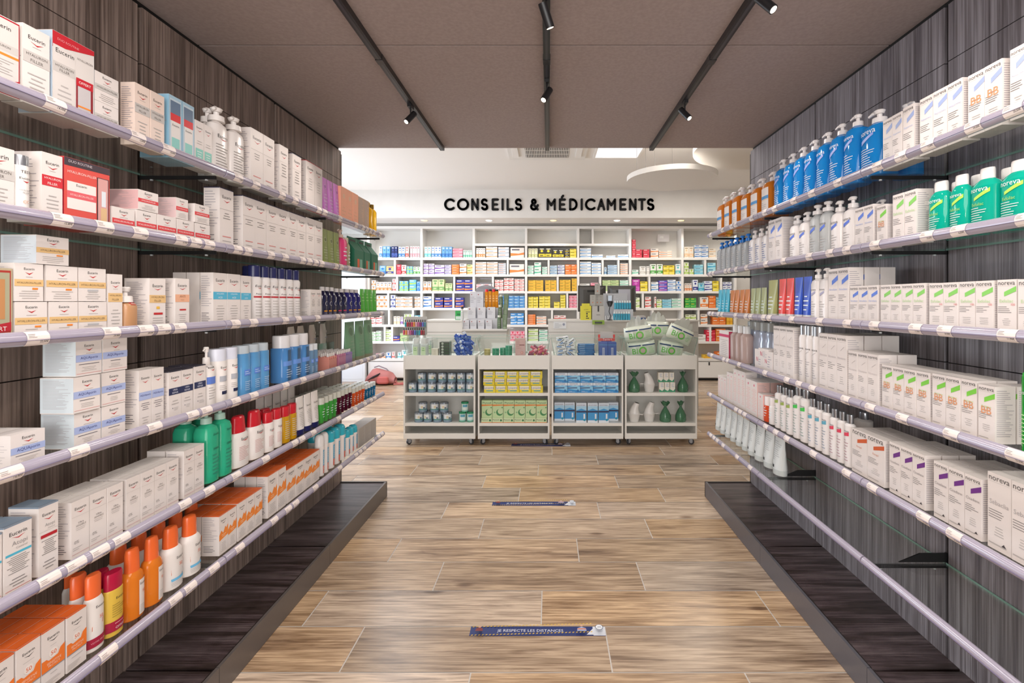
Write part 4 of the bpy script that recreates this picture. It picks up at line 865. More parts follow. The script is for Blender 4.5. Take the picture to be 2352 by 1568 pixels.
stock(1, 1, [
 ('b', 'cap', 'bgreen', TEAL, W2, 2288, 2365, 356, 1, 2, 'large teal lotion bottle with white cap', {'d': .62, 'o': {'cap': .17, 'cw': .5, 'sh': .14, 'sq': 2.4}}),
 ('b', 'cap', 'bgreen', TEAL, W2, 2222, 2287, 376, 1, 2, 'teal lotion bottle with white cap', {'d': .62, 'o': {'cap': .17, 'cw': .5, 'sh': .14, 'sq': 2.4}}),
 ('b', 'cap', 'bgreen', TEAL, W2, 2175, 2221, 395, 1, 2, 'teal lotion bottle with white cap', {'d': .62, 'o': {'cap': .17, 'cw': .6, 'sh': .14, 'sq': 2.4}}),
 ('b', 'cap', 'bgreen', TEAL, W2, 2126, 2174, 410, 1, 2, 'teal lotion bottle with white cap', {'d': .62, 'o': {'cap': .17, 'cw': .6, 'sh': .14, 'sq': 2.4}}),
 ('c', 'ngreen', 2050, 2105, 432, 2, .065, 1, 'tall white carton with green slash', {}),
 ('c', 'ngbb', 2013, 2036, 467, 1, .065, 1, 'white tinted cream carton with green slash', {}),
 ('c', 'nblue2', 1963, 2006, 467, 2, .065, 1, 'white carton with blue slash', {}),
 ('b', 'pump', 'bwhite_b', W2, W2, 1905, 1962, 446, 2, 1, 'white pump bottle with blue slash', {'d': .75, 'o': {'sq': 2.6, 'body': .80, 'head': .5, 'nz': -.5}}),
 ('b', 'pump', 'bwhite_b', M('#cfd2d2', .2, 0, 0, .25), W2, 1857, 1904, 458, 2, 1, 'translucent pump bottle with blue slash', {'d': .75, 'o': {'sq': 2.6, 'body': .82, 'head': .62, 'nz': -.3}}),
 ('b', 'pump', 'bwhite_b', W2, W2, 1811, 1856, 483, 2, 1, 'slim white pump bottle with blue slash', {'d': .75, 'o': {'sq': 2.6, 'body': .82, 'head': .5, 'nz': -.5}}),
 ('c', 'nblue2', 1765, 1796, 497, 2, .10, 1, 'large white carton with blue slash', {}),
 ('b', 'pump', 'bwhite_t', W2, W2, 1719, 1764, 516, 3, 1, 'white pump bottle with blue writing', {'d': .8, 'o': {'sq': 3, 'body': .80, 'head': .45, 'nz': -.5}}),
 ('b', 'pump', 'bclear', M('#c9cdd0', .15, 0, 0, .35), M('#1f78d0', .25), 1646, 1717, 534, 6, 1, 'clear cleansing bottle with blue pump', {'d': .8, 'o': {'sq': 3, 'body': .80, 'head': .45, 'nz': -.6}}),
 ('b', 'pump', None, W2, W2, 2003, 2030, 454, 1, 1, 'white pump bottle behind cartons', {'d': .8, 'off': .10, 'o': {'sq': 2.6, 'body': .82, 'head': .5, 'nz': -.8}}),
])
stock(1, 2, [
 ('c', 'ngreen', 2337, 2390, 639, 1, .065, 1, 'white carton with green slash', {}),
 ('c', 'ngreen2', 2289, 2334.5, 640, 1, .065, 1, 'white carton with green slash and red number', {}),
 ('c', 'ngreen2', 2133, 2281.5, 643, 4, .065, 1, 'white carton with green slash', {}),
 ('c', 'ngreen', 2022, 2125, 649, 4, .065, 1, 'slim white carton with pale green slash', {}),
 ('c', 'nblue2', 1951, 2016, 654, 3, .06, 1, 'slim white carton with blue slash', {}),
 ('c', 'nblue2', 1902, 1949, 613, 2, .07, 3, 'tall white carton with blue slash', {}),
 ('b', 'pump', 'bwhite_l', W2, W2, 1861, 1901, 614, 2, 1, 'white pump bottle with lilac slash', {'d': .8, 'o': {'sq': 3.5, 'body': .82, 'head': .5, 'nz': -.6}}),
 ('b', 'tube', 'tclear', M('#2f55c0', .3), M('#d9d9d9', .25), 1819, 1859, 634, 2, 1, 'blue tube on white cap', {'d': .5, 'o': {'cap': .13}}),
 ('b', 'tube', 'tclear', M('#e04a45', .3), M('#d9d9d9', .25), 1783, 1818, 638, 2, 1, 'coral red tube on white cap', {'d': .5, 'o': {'cap': .13}}),
 ('b', 'tube', 'tclear', M('#a5a76a', .3), M('#cfcfc9', .25), 1757, 1779, 642, 1, 1, 'large olive tube on white cap', {'d': .5, 'o': {'cap': .12}}),
 ('b', 'tube', 'tclear', M('#a3ab7c', .3), M('#cfcfc9', .25), 1720, 1756, 660, 3, 1, 'small olive tube', {'d': .5, 'o': {'cap': .12}}),
 ('b', 'tube', 'tclear', M('#c9762e', .3), M('#cfcfc9', .25), 1673, 1718, 664, 4, 1, 'amber tube', {'d': .5, 'o': {'cap': .12}}),
 ('b', 'tube', 'tclear', M('#2fb0cc', .3), M('#cfd5d9', .25), 1646, 1672, 664, 3, 1, 'turquoise tube', {'d': .5, 'o': {'cap': .12}}),
])
stock(1, 3, [
 ('b', 'cap', 'bgreen_tall', liquid('#17b032', .3), M('#17b032', .3), 2336, 2390, 862, 1, 1, 'bright green bottle', {'d': .7, 'o': {'cap': .05, 'cw': .95, 'sh': .01}}),
 ('c', 'ngbb', 2246, 2285.5, 888, 1, .065, 2, 'white tinted cream carton with green slash', {}),
 ('c', 'ngbb', 2140, 2243, 875, 3, .065, 2, 'white tinted cream carton with green slash', {}),
 ('c', 'ngbb', 2025, 2134, 856, 4, .065, 2, 'slim tinted cream carton with green slash', {}),
 ('c', 'nplain', 1948, 2017, 815, 3, .08, 2, 'plain white carton', {}),
 ('c', 'nplain', 1881, 1944, 771, 3, .08, 3, 'tall plain white carton', {}),
 ('b', 'cap', 'bnov', W2, M('#b9bcc0', .2, .7), 1832, 1879, 751, 3, 1, 'white bottle with silver cap', {'o': {'cap': .16, 'cw': .8, 'sh': .08, 'dome': .97}}),
 ('c', 'nplain', 1776, 1822, 752, 3, .075, 1, 'tall plain carton beside silver-capped bottles', {}),
 ('c', 'njar', 1733, 1774, 809, 2, .07, 1, 'small white jar carton with pink mark', {}),
 ('c', 'njar', 1742, 1764, 784, 1, .07, 1, 'small white jar carton, upper', {'z': .072, 'h': .07}),
 ('b', 'can', None, M('#b9c3d6', .2, .4), M('#cfd2cf', .15, 0, 0, .4), 1712, 1772, 742, 4, 1, 'silver aerosol with clear cap', {'off': .075, 'd': .9}),
 ('b', 'cap', None, M('#cdb5ae', .2, 0, 0, .3), M('#d9d9d9', .25), 1676, 1711, 750, 3, 1, 'clear bottle with pink band', {'o': {'cap': .2, 'cw': .6}}),
 ('c', 'ncrim', 1652, 1674, 761, 1, .07, 1, 'white carton with crimson side', {'sc': '#b0204c'}),
])
SIL = M('#a9abb0', .22, .8)
stock(1, 4, [
 ('c', 'nseb', 2267, 2385, 1125, 2, .08, 2, 'large plain white carton', {}),
 ('c', 'npurple', 2144, 2254, 1101, 3, .07, 3, 'white carton with purple slash', {}),
 ('c', 'npurple', 2042, 2125, 1046, 3, .06, 3, 'slim white carton with purple slash', {}),
 ('c', 'norange', 1956, 2031, 1012, 2, .085, 2, 'white carton with orange slash', {}),
 ('b', 'cap', 'bwhite_r', W2, SIL, 1902, 1954, 955, 3, 1, 'white shampoo bottle with red mark', {'d': .8, 'o': {'cap': .17, 'cw': .55, 'sh': .05, 'dome': .97, 'taper': 1.15}}),
 ('b', 'cap', 'bwhite_c', W2, SIL, 1853, 1901, 930, 3, 1, 'white shampoo bottle with blue mark', {'d': .8, 'o': {'cap': .17, 'cw': .55, 'sh': .05, 'dome': .97, 'taper': 1.15}}),
 ('b', 'cap', 'bwhite_g', W2, SIL, 1818, 1852, 898, 2, 1, 'white shampoo bottle with green mark', {'d': .8, 'o': {'cap': .16, 'cw': .55, 'sh': .05, 'dome': .97, 'taper': 1.15}}),
 ('b', 'cap', 'bwhite_o', W2, SIL, 1777, 1817, 897, 3, 1, 'white shampoo bottle with olive mark', {'d': .8, 'o': {'cap': .17, 'cw': .55, 'sh': .05, 'dome': .97, 'taper': 1.15}}),
 ('b', 'cap', 'tclear', liquid('#f0603a', .4), M('#ece4e2', .3), 1753, 1764, 912, 1, 1, 'orange bottle with white top', {'o': {'cap': .35, 'cw': .9}}),
 ('b', 'cap', 'tclear', W2, M('#ece4e2', .3), 1764, 1776, 915, 1, 1, 'white bottle with pink label', {'o': {'cap': .3, 'cw': .9}}),
 ('c', 'npink', 1740, 1752, 906, 1, .08, 1, 'low pink and white carton', {'sc': '#e9b5ae'}),
 ('c', 'npink', 1712, 1739, 878, 2, .085, 2, 'pink and white striped carton', {'sc': '#e9c3bc'}),
 ('c', 'npink', 1684, 1711, 855, 3, .085, 1, 'taller pink and white striped carton', {}),
 ('c', 'npink', 1669, 1683, 858, 2, .085, 1, 'pink and white striped carton', {}),
 ('c', 'npink', 1649, 1668, 868, 3, .085, 1, 'small pink and white carton', {}),
 ('b', 'cap', None, W2, SIL, 1955, 1985, 951, 1, 1, 'white shampoo bottle behind the cartons', {'off': .19, 'd': .8, 'o': {'cap': .17, 'cw': .55, 'sh': .05}}),
])
TW = M('#dfe3e2', .3)
stock(1, 5, [
 ('b', 'tube', 'tblk', TW, M('#c9cfce', .25), 1738, 1804, 1006, 3, 1, 'large white cream tube with black mark', {'off': .045, 'k': .5, 'd': .7, 'o': {'cap': .14}}),
 ('b', 'tube', 'tblk', TW, M('#c9cfce', .25), 1647, 1737, 976, 7, 1, 'white cream tube with black mark', {'off': .045, 'k': .5, 'd': .7, 'o': {'cap': .14}}),
 ('b', 'tube', 'tblk', TW, M('#c9cfce', .25), 1655, 1790, 985, 9, 1, 'white cream tube with black mark, back row', {'d': .6, 'off': .125, 'h': .168, 'o': {'cap': .14}}),
])
# ---------------------------------------------------------------- four merchandising trolleys
YT = 5.46; ST = 5.51/F        # front plane of the trolleys
def tx(px): return (px-CX)*ST
def tz(py): return HC+(CY-py)*ST
TM = M('#ebe9e3', .5); TE = M('#b9b3ab', .5)
TN = ['first', 'second', 'third', 'fourth']
TDESC = ['milk tins', 'yellow lozenge boxes', 'blue nasal care boxes', 'plastic inhalers']
def caster(t, x, y):
    b = MB(); b.box(-.028, .028, -.03, .03, .068, .075, '#8a8c90')
    b.box(-.016, -.012, -.02, .018, .025, .068, '#a9abb0'); b.box(.012, .016, -.02, .018, .025, .068, '#a9abb0')
    c = obj('caster', b, t, (x, y, 0), .9 if x > 0 else -.7)
    w_ = MB(); n = 18; r = .031
    P = [(r*cos(2*pi*i/n), r*sin(2*pi*i/n)) for i in range(n)]
    for rr, hw, m in ((1, .010, M('#3a3c40', .5)), (.55, .0115, M('#b9bcc0', .3, .6))):
        vs = [(-hw, p*rr, q*rr+r+.0005) for p, q in P]+[(hw, p*rr, q*rr+r+.0005) for p, q in P]
        w_.add(vs, [(i, (i+1) % n, n+(i+1) % n, n+i) for i in range(n)]+[tuple(range(n)), tuple(range(2*n-1, n-1, -1))], m)
    obj('wheel', w_, c)
def trolley(i, pa, pb, div):
    x0, x1 = tx(pa), tx(pb); xc = (x0+x1)/2; W = (x1-x0)/2; D = .46
    zt, zf, zb = tz(815), tz(846.5), tz(1004.7)
    t = root('display_trolley', (xc, YT, 0), 0, f"white shop trolley on casters stocked with {TDESC[i]}", 'trolley', 'white trolleys across the aisle end')
    def part(n_, *a): b = MB(); b.box(*a); return obj(n_, b, t)
    part('side_panel', -W, -W+.018, 0, D, zb, zt, TM); part('side_panel', W-.018, W, 0, D, zb, zt, TM)
    part('back_panel', -W+.018, W-.018, D-.012, D, zb, zt, TM)
    part('fascia', -W+.018, W-.018, .002, .018, zf, zt, TM)
    part('deck', -W+.018, W-.018, .018, D-.012, .985, .998, TM)
    part('shelf', -W+.018, W-.018, .002, D-.012, tz(907), tz(900.6), TM); part('shelf', -W+.018, W-.018, .002, D-.012, tz(975.5), tz(969), TM)
    part('base', -W+.018, W-.018, .002, D-.012, zb, tz(992.4)-.03, TM); part('front_rail', -W+.018, W-.018, .0, .014, zb+.002, tz(992.4), TM)
    for x in (-W+.05, W-.05):
        for y in (.05, D-.06): caster(t, x, y)
    # flared glass bin on the deck
    g = MB(); a, y0, y1, z0, z1 = W-.035, .03, D-.03, .998, 1.215; f = .042; th = .004
    def pane(p, q, P, Q, n_):   # bottom p-q, top P-Q, thickness along n_
        n_ = Vector(n_)*th; v = [Vector(k) for k in (p, q, Q, P)]
        g.hexa([v[0], v[1], v[1]+n_, v[0]+n_], [v[3], v[2], v[2]+n_, v[3]+n_], GLASS)
        e = .0012
        g.hexa([v[3], v[2], v[2]+n_, v[3]+n_], [p_+Vector((0, 0, .003)) for p_ in (v[3], v[2], v[2]+n_, v[3]+n_)], GLASSEDGE)
    pane((-a, y0, z0), (a, y0, z0), (-a-f, y0-.03, z1), (a+f, y0-.03, z1), (0, 1, 0))
    pane((-a, y1, z0), (a, y1, z0), (-a-f, y1+.03, z1), (a+f, y1+.03, z1), (0, -1, 0))
    pane((-a, y0, z0), (-a, y1, z0), (-a-f, y0-.03, z1), (-a-f, y1+.03, z1), (1, 0, 0))
    pane((a, y0, z0), (a, y1, z0), (a+f, y0-.03, z1), (a+f, y1+.03, z1), (-1, 0, 0))
    for sx in (-1, 1):
        g.hexa([(sx*a-.002, y0-.002, z0), (sx*a+.002, y0-.002, z0), (sx*a+.002, y0+.002, z0), (sx*a-.002, y0+.002, z0)],
               [(sx*(a+f)-.002, y0-.032, z1), (sx*(a+f)+.002, y0-.032, z1), (sx*(a+f)+.002, y0-.028, z1), (sx*(a+f)-.002, y0-.028, z1)], GLASSEDGE)
    gb = obj('glass_bin', g, t)
    for p in div:
        x = tx(p)-xc; b = MB(); b.box(x-.002, x+.002, y0+.012, y1-.012, z0+.001, z1-.03, GLASS); b.box(x-.002, x+.002, y0+.009, y0+.012, z0+.001, z1-.03, GLASSEDGE)
        obj('divider', b, gb)
for i, (a, c, dv) in enumerate([(929.6, 1092.9, (989, 1034, 1090.5)[:2]), (1099, 1262, (1181, 1208)), (1267.2, 1430, (1323, 1371)), (1434, 1598, (1511,))]): trolley(i, a, c, dv)
ZS1, ZS2, ZD = tz(900.6)+.001, tz(969)+.001, .9995
pl = lambda i, s: (f"{s} of {TN[i]} trolley", 'from west')
# milk tins
TINL = [('R', -.45, .30, .45, .84, '#e4e8ea'), ('R', -.45, .28, .45, .36, '#4f9a86'), ('R', -.12, .42, .12, .68, '#d9cfb0'), ('O', .22, .45, .1, '#4a5c70')]
tin = bottle_parts("jar", .103, .109, .103, M('#7f97a8', .3), M('#8e9aa6', .25, .5), TINL)
TINS = tin
tring = bottle_parts('jar', .085, .112, .085, M('#8fcabb', .3), M('#1f8a5c', .25), [('R', -.4, .2, .4, .8, '#dfece6'), ('R', -.3, .5, .3, .75, '#5fa9c0')])
for r in range(2):
    for p in (947, 969, 991, 1013, 1036, 1059, 1079): put('milk_tin', TINS, (tx(p), YT+.075+r*.112, ZS1), rnd.uniform(-.5, .5), 'blue-grey milk tin', pl(0, 'upper shelf'), p, 'tin', ['lower layer', 'lower layer back row'][r])
for p in (967, 990, 1014, 1036, 1058, 1079): put('milk_tin', TINS, (tx(p), YT+.10, ZS1+.1095), rnd.uniform(-.5, .5), 'blue-grey milk tin', pl(0, 'upper shelf'), p, 'tin', 'upper layer')
for p in (961, 982, 1004, 1027): put('milk_tin', TINS, (tx(p), YT+.075, ZS2), rnd.uniform(-.5, .5), 'blue-grey milk tin', pl(0, 'lower shelf'), p, 'tin', 'lower layer')
for p in (966, 988, 1010): put('milk_tin', TINS, (tx(p), YT+.20, ZS2), rnd.uniform(-.5, .5), 'blue-grey milk tin', pl(0, 'lower shelf'), p, 'tin', 'lower layer back row')
for p in (969, 996, 1018): put('milk_tin', TINS, (tx(p), YT+.10, ZS2+.1095), rnd.uniform(-.5, .5), 'blue-grey milk tin', pl(0, 'lower shelf'), p, 'tin', 'upper layer')
for p, z in ((1061, 0), (1079, 0), (1066.5, .113)): put('milk_tin', tring, (tx(p), YT+.09+(.0 if z else .0), ZS2+z), .2, 'turquoise milk tin with green lid', pl(0, 'lower shelf'), p+z*99, 'tin')
# yellow lozenge boxes and green syrup boxes
LYS = [('R', -.497, .0, .497, .45, '#e9d32a'), ('R', -.497, .45, .30, .94, '#f1ecd8'), ('T', 'Lysopaïne', -.06, .66, .82, '#3b3a8c', .36), ('R', -.3, .20, .28, .34, '#5fa9b8')]
for r in range(3):
    for c in range(5):
        w_ = .1345; o = put('lozenge_box', carton_parts(w_-.003, .080, .10, LYS, '#e3cf2c'), (tx(1111)+w_*(c+.5)+(.006 if r == 0 else 0)-(.006 if r == 1 else 0), YT+.07+(.02 if r == 1 else 0), ZS1+.081*r), 0, 'yellow throat lozenge box', pl(1, 'upper shelf'), c, 'medicine box', ['lowest row', 'middle row', 'topmost row'][r])
PHY = [('T', 'Phytoxil', 0, .84, .86, '#1f5a34', .14), ('P', [(-.497, .66), (.497, .70), (.497, .76), (-.497, .76)], '#e58a3f'), ('O', .16, .30, .32, '#3f8a52'), ('O', .24, .36, .26, '#c9dcae'), ('O', -.3, .3, .08, '#8fbf8a'), ('O', .4, .58, .06, '#3f8a52')]
PHL = [('T', 'Phytoxil', -.16, .55, .56, '#1f5a34', .4), ('O', .32, .5, .1, '#3f7a4a'), ('R', -.497, 0, .497, .12, '#e58a3f')]
for c in range(6):
    w_ = .1245; x = tx(1106)+w_*(c+.5)
    put('syrup_box', carton_parts(w_-.003, .055, .12, PHL, '#cfe0b4'), (x, YT+.075, ZS2), 0, 'low pale green syrup box', pl(1, 'lower shelf'), c, 'medicine box')
    put('syrup_box', carton_parts(w_-.003, .195, .09, PHY, '#c3dba8'), (x+.002, YT+.075, ZS2+.056), 0, 'tall pale green syrup box', pl(1, 'lower shelf'), c, 'medicine box')
RES = [('R', -.497, .0, .497, .72, '#2f8fd0'), ('P', [(-.497, .40), (.497, .20), (.497, .62), (.1, .78), (-.497, .55)], '#8cc9ea'), ('T', 'RESPIMER', 0, .88, .8, '#7c86a0', .14), ('P', [(-.497, .42), (.3, .46), (.25, .54), (-.497, .52)], '#1f2f6a'), ('O', .32, .2, .10, '#1f6fb0'), ('L', -.4, .1, .04, .18, 2, '#dfeaf4')]
for r in range(2):
    for c in range(5):
        w_ = .145; put('nasal_care_box', carton_parts(w_-.002, .112, .16, RES, '#dbe4ee'), (tx(1274)+w_*(c+.5), YT+.10, ZS1+.113*r), 0, 'wide blue nasal care box', pl(2, 'upper shelf'), c, 'medicine box', ['lower layer', 'upper layer'][r])
RET = [('R', -.497, .0, .497, .80, '#3f9ad6'), ('R', -.497, .0, .497, .12, '#e4ebf2'), ('T', 'RESPIMER', 0, .89, .8, '#7c86a0', .1), ('R', -.497, .52, .497, .60, '#1f2450'), ('P', [(-.497, .62), (0, .72), (.497, .62), (.497, .84), (-.497, .84)], '#a9d3ec'), ('R', .2, .18, .36, .45, '#e4ebf2'), ('O', .3, .14, .12, '#1f9ab8')]
for c, (p, dy) in enumerate([(1285, .02), (1309, .02), (1335, 0), (1361, 0), (1386, 0), (1410, .02)]):
    put('nasal_care_box', carton_parts(.116, .222-(.01 if dy else 0), .08, RET, '#dbe4ee'), (tx(p), YT+.06+dy*4, ZS2), 0, 'tall blue nasal care box', pl(2, 'lower shelf'), c, 'medicine box')
# inhalers
def inhaler():
    b = MB(); b.loft([(0, .048, .048, 2), (.01, .052, .052, 2), (.07, .064, .064, 2), (.085, .066, .066, 2)], M('#e4e2de', .35), 20)
    b.loft([(.085, .070, .070, 2), (.095, .070, .070, 2)], M('#e4e2de', .35), 20)
    b.box(-.105, -.06, -.012, .012, .085, .093, M('#e4e2de', .35))
    c = MB(); n = 20; rings = []
    for k, (z, r, sx) in enumerate([(.095, .062, 0), (.13, .052, .0), (.17, .038, -.012), (.205, .030, -.03), (.215, .026, -.034)]):
        rings += [(sx+r*cos(2*pi*i/n), r*.9*sin(2*pi*i/n), z+(.0 if k < 2 else -.3*r*cos(2*pi*i/n)*(-1))) for i in range(n)]
    c.add(rings, [(k*n+i, k*n+(i+1) % n, (k+1)*n+(i+1) % n, (k+1)*n+i) for k in range(4) for i in range(n)], M('#e9e7e3', .35), True)
    c.add(rings[-n:], [tuple(range(n))], M('#6b6865', .6))
    return [('cup', b.build('cup')), ('mouthpiece', c.build('mouthpiece'))]
def bagged():
    b = MB(); m = M('#4a7d5c', .25, 0, 0, .15, .4)
    b.loft([(0, .060, .055, 2), (.015, .066, .06, 2), (.07, .064, .06, 2), (.12, .040, .038, 2), (.155, .018, .016, 2), (.17, .014, .012, 2)], m, 16, 0, 0, True, False)
    w_ = MB(); R = []
    n = 16
    for z, r in ((.168, .013), (.19, .03), (.215, .048)):
        R += [(r*(1+.18*(i % 2))*cos(2*pi*i/n), r*.6*(1+.18*(i % 2))*sin(2*pi*i/n), z+.008*(i % 3)) for i in range(n)]
    w_.add(R, [(k*n+i, k*n+(i+1) % n, (k+1)*n+(i+1) % n, (k+1)*n+i) for k in range(2) for i in range(n)], m, True)
    gfx(b, [('L', -.3, .3, .04, .24, 3, '#6f9a84', 1)], .12, .2, surf([(0, .066, .06, 2), (.07, .064, .06, 2)]), 1, True)
    return [('bag', b.build('bag')), ('gathered_top', w_.build('gathered_top'))]
ih, bg = inhaler(), bagged()
put('steam_inhaler', ih, (tx(1493), YT+.10, ZS1), 0, 'white plastic steam inhaler', pl(3, 'upper shelf'), 1, 'inhaler')
put('bagged_inhaler', bg, (tx(1458), YT+.09, ZS1), 0, 'green plastic-wrapped inhaler', pl(3, 'upper shelf'), 0, 'inhaler')
put('bagged_inhaler', bg, (tx(1571), YT+.10, ZS1), .9, 'green plastic-wrapped inhaler', pl(3, 'upper shelf'), 2, 'inhaler')
put('steam_inhaler', ih, (tx(1458), YT+.09, ZS2), 2.6, 'white plastic steam inhaler', pl(3, 'lower shelf'), 1, 'inhaler')
put('steam_inhaler', ih, (tx(1493), YT+.10, ZS2), pi, 'white plastic steam inhaler', pl(3, 'lower shelf'), 2, 'inhaler')
put('bagged_inhaler', bg, (tx(1530), YT+.09, ZS2), 0, 'green plastic-wrapped inhaler', pl(3, 'lower shelf'), 0, 'inhaler')
put('bagged_inhaler', bg, (tx(1566), YT+.10, ZS2), .7, 'green plastic-wrapped inhaler', pl(3, 'lower shelf'), 2, 'inhaler')
SMC = [('L', -.2, .4, .5, .9, 3, '#8fa9d0'), ('P', [(-.497, .02), (.497, .02), (.497, .34), (.1, .12), (-.497, .30)], '#3f9a72')]
for r in range(2):
    for c in range(3): put('small_medicine_box', carton_parts(.058, .112, .06, SMC, '#ece8dc'), (tx(1520)+.062*c+(.0 if r == 0 else -.012), YT+.08, ZS1+.113*r), 0, 'small cream and green box', pl(3, 'upper shelf'), c, 'medicine box', ['lower layer', 'upper layer'][r])
# ---- goods in the glass bins
spb = bottle_parts('cap', .085, .205, .06, M('#dfe3e0', .15, 0, 0, .3), M('#eceae8', .2, 0, 0, .2), [('R', -.3, .08, .3, .55, '#cfe0b8'), ('L', -.2, .2, .3, .5, 2, '#5fa04a', 1)], None, {'cap': .3, 'cw': .85, 'sh': .08, 'sq': 2.6})
for c, (p, y) in enumerate([(950, .10), (969, .09), (947, .2), (967, .19), (972, .31)]): put('sanitizer_bottle', spb, (tx(p)+.012, YT+y, ZD), 0, 'clear sanitizer bottle with white cap', pl(0, 'glass bin'), c, 'bottle')
DG = [('R', -.497, .2, .497, .24, '#6c7268'), ('O', -.2, .5, .12, '#b9bdb2'), ('R', 0, .1, .4, .3, '#3f6a34')]
for r in range(5): put('dark_soap_box', carton_parts(.115, .032, .12, DG, '#454c42'), (tx(1020), YT+.13, ZD+.033*r), 0, 'flat dark green box in a stack', pl(0, 'glass bin'), r, 'box')
put('small_white_box', carton_parts(.075, .09, .06, [('L', -.3, .3, .2, .8, 4, '#c9b9a0', 1)], '#e6dccb'), (tx(1000)-.012, YT+.10, ZD), 0, 'small cream box beside the dark stack', pl(0, 'glass bin'), 0, 'box')
r2 = random.Random(3)
def pile(name, parts, x0, x1, n, layers, desc, i, cat, hgt, r_, tilt=.5):
    k = 0
    for L in range(layers):
        m = max(2, n-L)
        for j in range(m):
            x = x0+(x1-x0)*(j+.5)/m+r2.uniform(-.008, .008); y = YT+.10+r2.uniform(0, .20)*(j % 3)/2
            o = put(name, parts, (x, y, ZD+r_+L*hgt), r2.uniform(-.6, .6), desc, pl(i, 'glass bin'), k, cat, '', pi/2*0+r2.uniform(-tilt, tilt), r2.uniform(-tilt, tilt)); k += 1
def ctr(parts, dz):   # centre a standing shape on its middle, lying on its side
    out = []
    for nm, me in parts:
        me = me.copy(); me.transform(Matrix.Rotation(radians(90), 4, 'Y') @ Matrix.Translation((0, 0, -dz))); out.append((nm, me))
    return out
bt = bottle_parts('tube', .046, .135, .03, M('#3456a8', .3), M('#d3dbe8', .3), [('O', 0, .45, .22, '#8fa3d0'), ('L', -.3, .3, .6, .8, 2, '#8fa3d0', 1)], None, {'cap': .2})
def upto(parts, dz, a):
    out = []
    for nm, me in parts:
        me = me.copy(); me.transform(Matrix.Rotation(a, 4, 'Y') @ Matrix.Translation((0, 0, -dz))); out.append((nm, me))
    return out
k = 0
for L, zz in enumerate((.045, .10, .155, .205)):
    for j in range(6 if L < 3 else 4):
        a = r2.choice([pi/2+.5, pi/2+.9, pi-.4, -.5, -.9, pi/2+.2])
        put('hand_cream_tube', upto(bt, .067, a), (tx(1041)+.034+.026*j+.006*L, YT+.08+.05*(j % 3)+.02*L, ZD+zz+r2.uniform(-.01, .012)), r2.uniform(-.5, .5), 'blue hand cream tube in the pile', pl(0, 'glass bin'), k, 'tube'); k += 1
gt = bottle_parts('jar', .075, .028, .075, M('#b7a868', .3), M('#d0c48a', .3)); gg = bottle_parts('jar', .082, .030, .082, M('#1f8a68', .25), M('#2fa07c', .25))
for r in range(3): put('pastille_tin', gt, (tx(1122)-.018, YT+.09, ZD+.029*r), 0, 'small gold pastille tin', pl(1, 'glass bin'), r, 'tin')
for p, n_, y in ((1138, 3, .08), (1154, 3, .16), (1168, 4, .09)):
    for r in range(n_): put('pastille_tin', gg, (tx(p), YT+y, ZD+.031*r), 0, 'small green pastille tin', pl(1, 'glass bin'), p+r, 'tin')
put('pink_display_card', carton_parts(.118, .205, .04, [('R', -.1, .6, .4, .66, '#8a4a4a'), ('O', .15, .2, .13, '#c96a5a'), ('O', .15, .2, .09, '#d9a9a2'), ('L', -.4, .1, .4, .9, 5, '#b98a86')], '#d3a6a2'), (tx(1194)+.003, YT+.12, ZD), 0, 'dusty pink display box, second trolley glass bin', ('glass bin of second trolley', ''), 0, 'box')
pk = bottle_parts('cap', .034, .085, .034, M('#c4506a', .35), M('#e6a9b0', .35), (), None, {'cap': .25, 'cw': .9, 'sh': .02})
pg = bottle_parts('cap', .034, .085, .034, M('#7c3450', .35), M('#d9c06a', .35), (), None, {'cap': .25, 'cw': .9, 'sh': .02})
k = 0
for L, zz in enumerate((.022, .058, .094)):
    for j in range(6-L):
        put('lip_balm', upto(pk if (j+L) % 3 else pg, .042, pi/2+r2.uniform(-.6, .6)), (tx(1212)+.045+.033*j+.012*L, YT+.08+.06*(j % 3), ZD+zz), r2.uniform(-.8, .8), 'pink lip balm in the pile', pl(1, 'glass bin'), k, 'balm'); k += 1
sb = carton_parts(.10, .04, .055, [('R', -.45, .1, .1, .4, '#3f7cc0'), ('R', -.3, .55, .4, .75, '#39414f')], '#e3e6ea')
k = 0
for L, zz in enumerate((.02, .065, .11, .155, .19)):
    for j in range(4 if L < 4 else 2):
        put('dressing_box', upto(sb, .02, r2.uniform(-.7, .7)), (tx(1272)+.082+.035*j+(.012 if L % 2 else 0), YT+.09+.06*(j % 3), ZD+zz+.012), r2.uniform(-.5, .5), 'white-blue dressing box in the pile', pl(2, 'glass bin'), k, 'box'); k += 1
bp = MB(); bp.loft([(0, .095, .055, 4), (.010, .10, .06, 4), (.02, .095, .055, 4)], M('#1c6fae', .2), 20)
gfx(bp, [('L', -.4, .2, .2, .8, 1, '#bfe0f0')], .19, .02, lambda X, Z, e: (X, -.060-e, Z), 1)
bp = [('wipes_pack', bp.build('wipes_pack'))]
for r in range(7): put('wipes_pack', bp, (tx(1347)+r2.uniform(-.006, .006), YT+.12, ZD+.0205*r), r2.uniform(-.04, .04), 'blue flat wipes pack in a stack', pl(2, 'glass bin'), r, 'pack')
TBX = [('R', -.12, .06, .14, .62, '#c9ccd8'), ('R', -.09, .10, .11, .58, '#8f9ac0'), ('R', -.497, .80, .497, .83, '#4f9ad0')]
for c in (0, 1): put('thermometer_box', carton_parts(.098, .165, .10, TBX, '#1e4fa4', None, None), (tx(1382)+.02+.100*c, YT+.10, ZD), 0, 'blue thermometer box', pl(2, 'glass bin'), c, 'box')
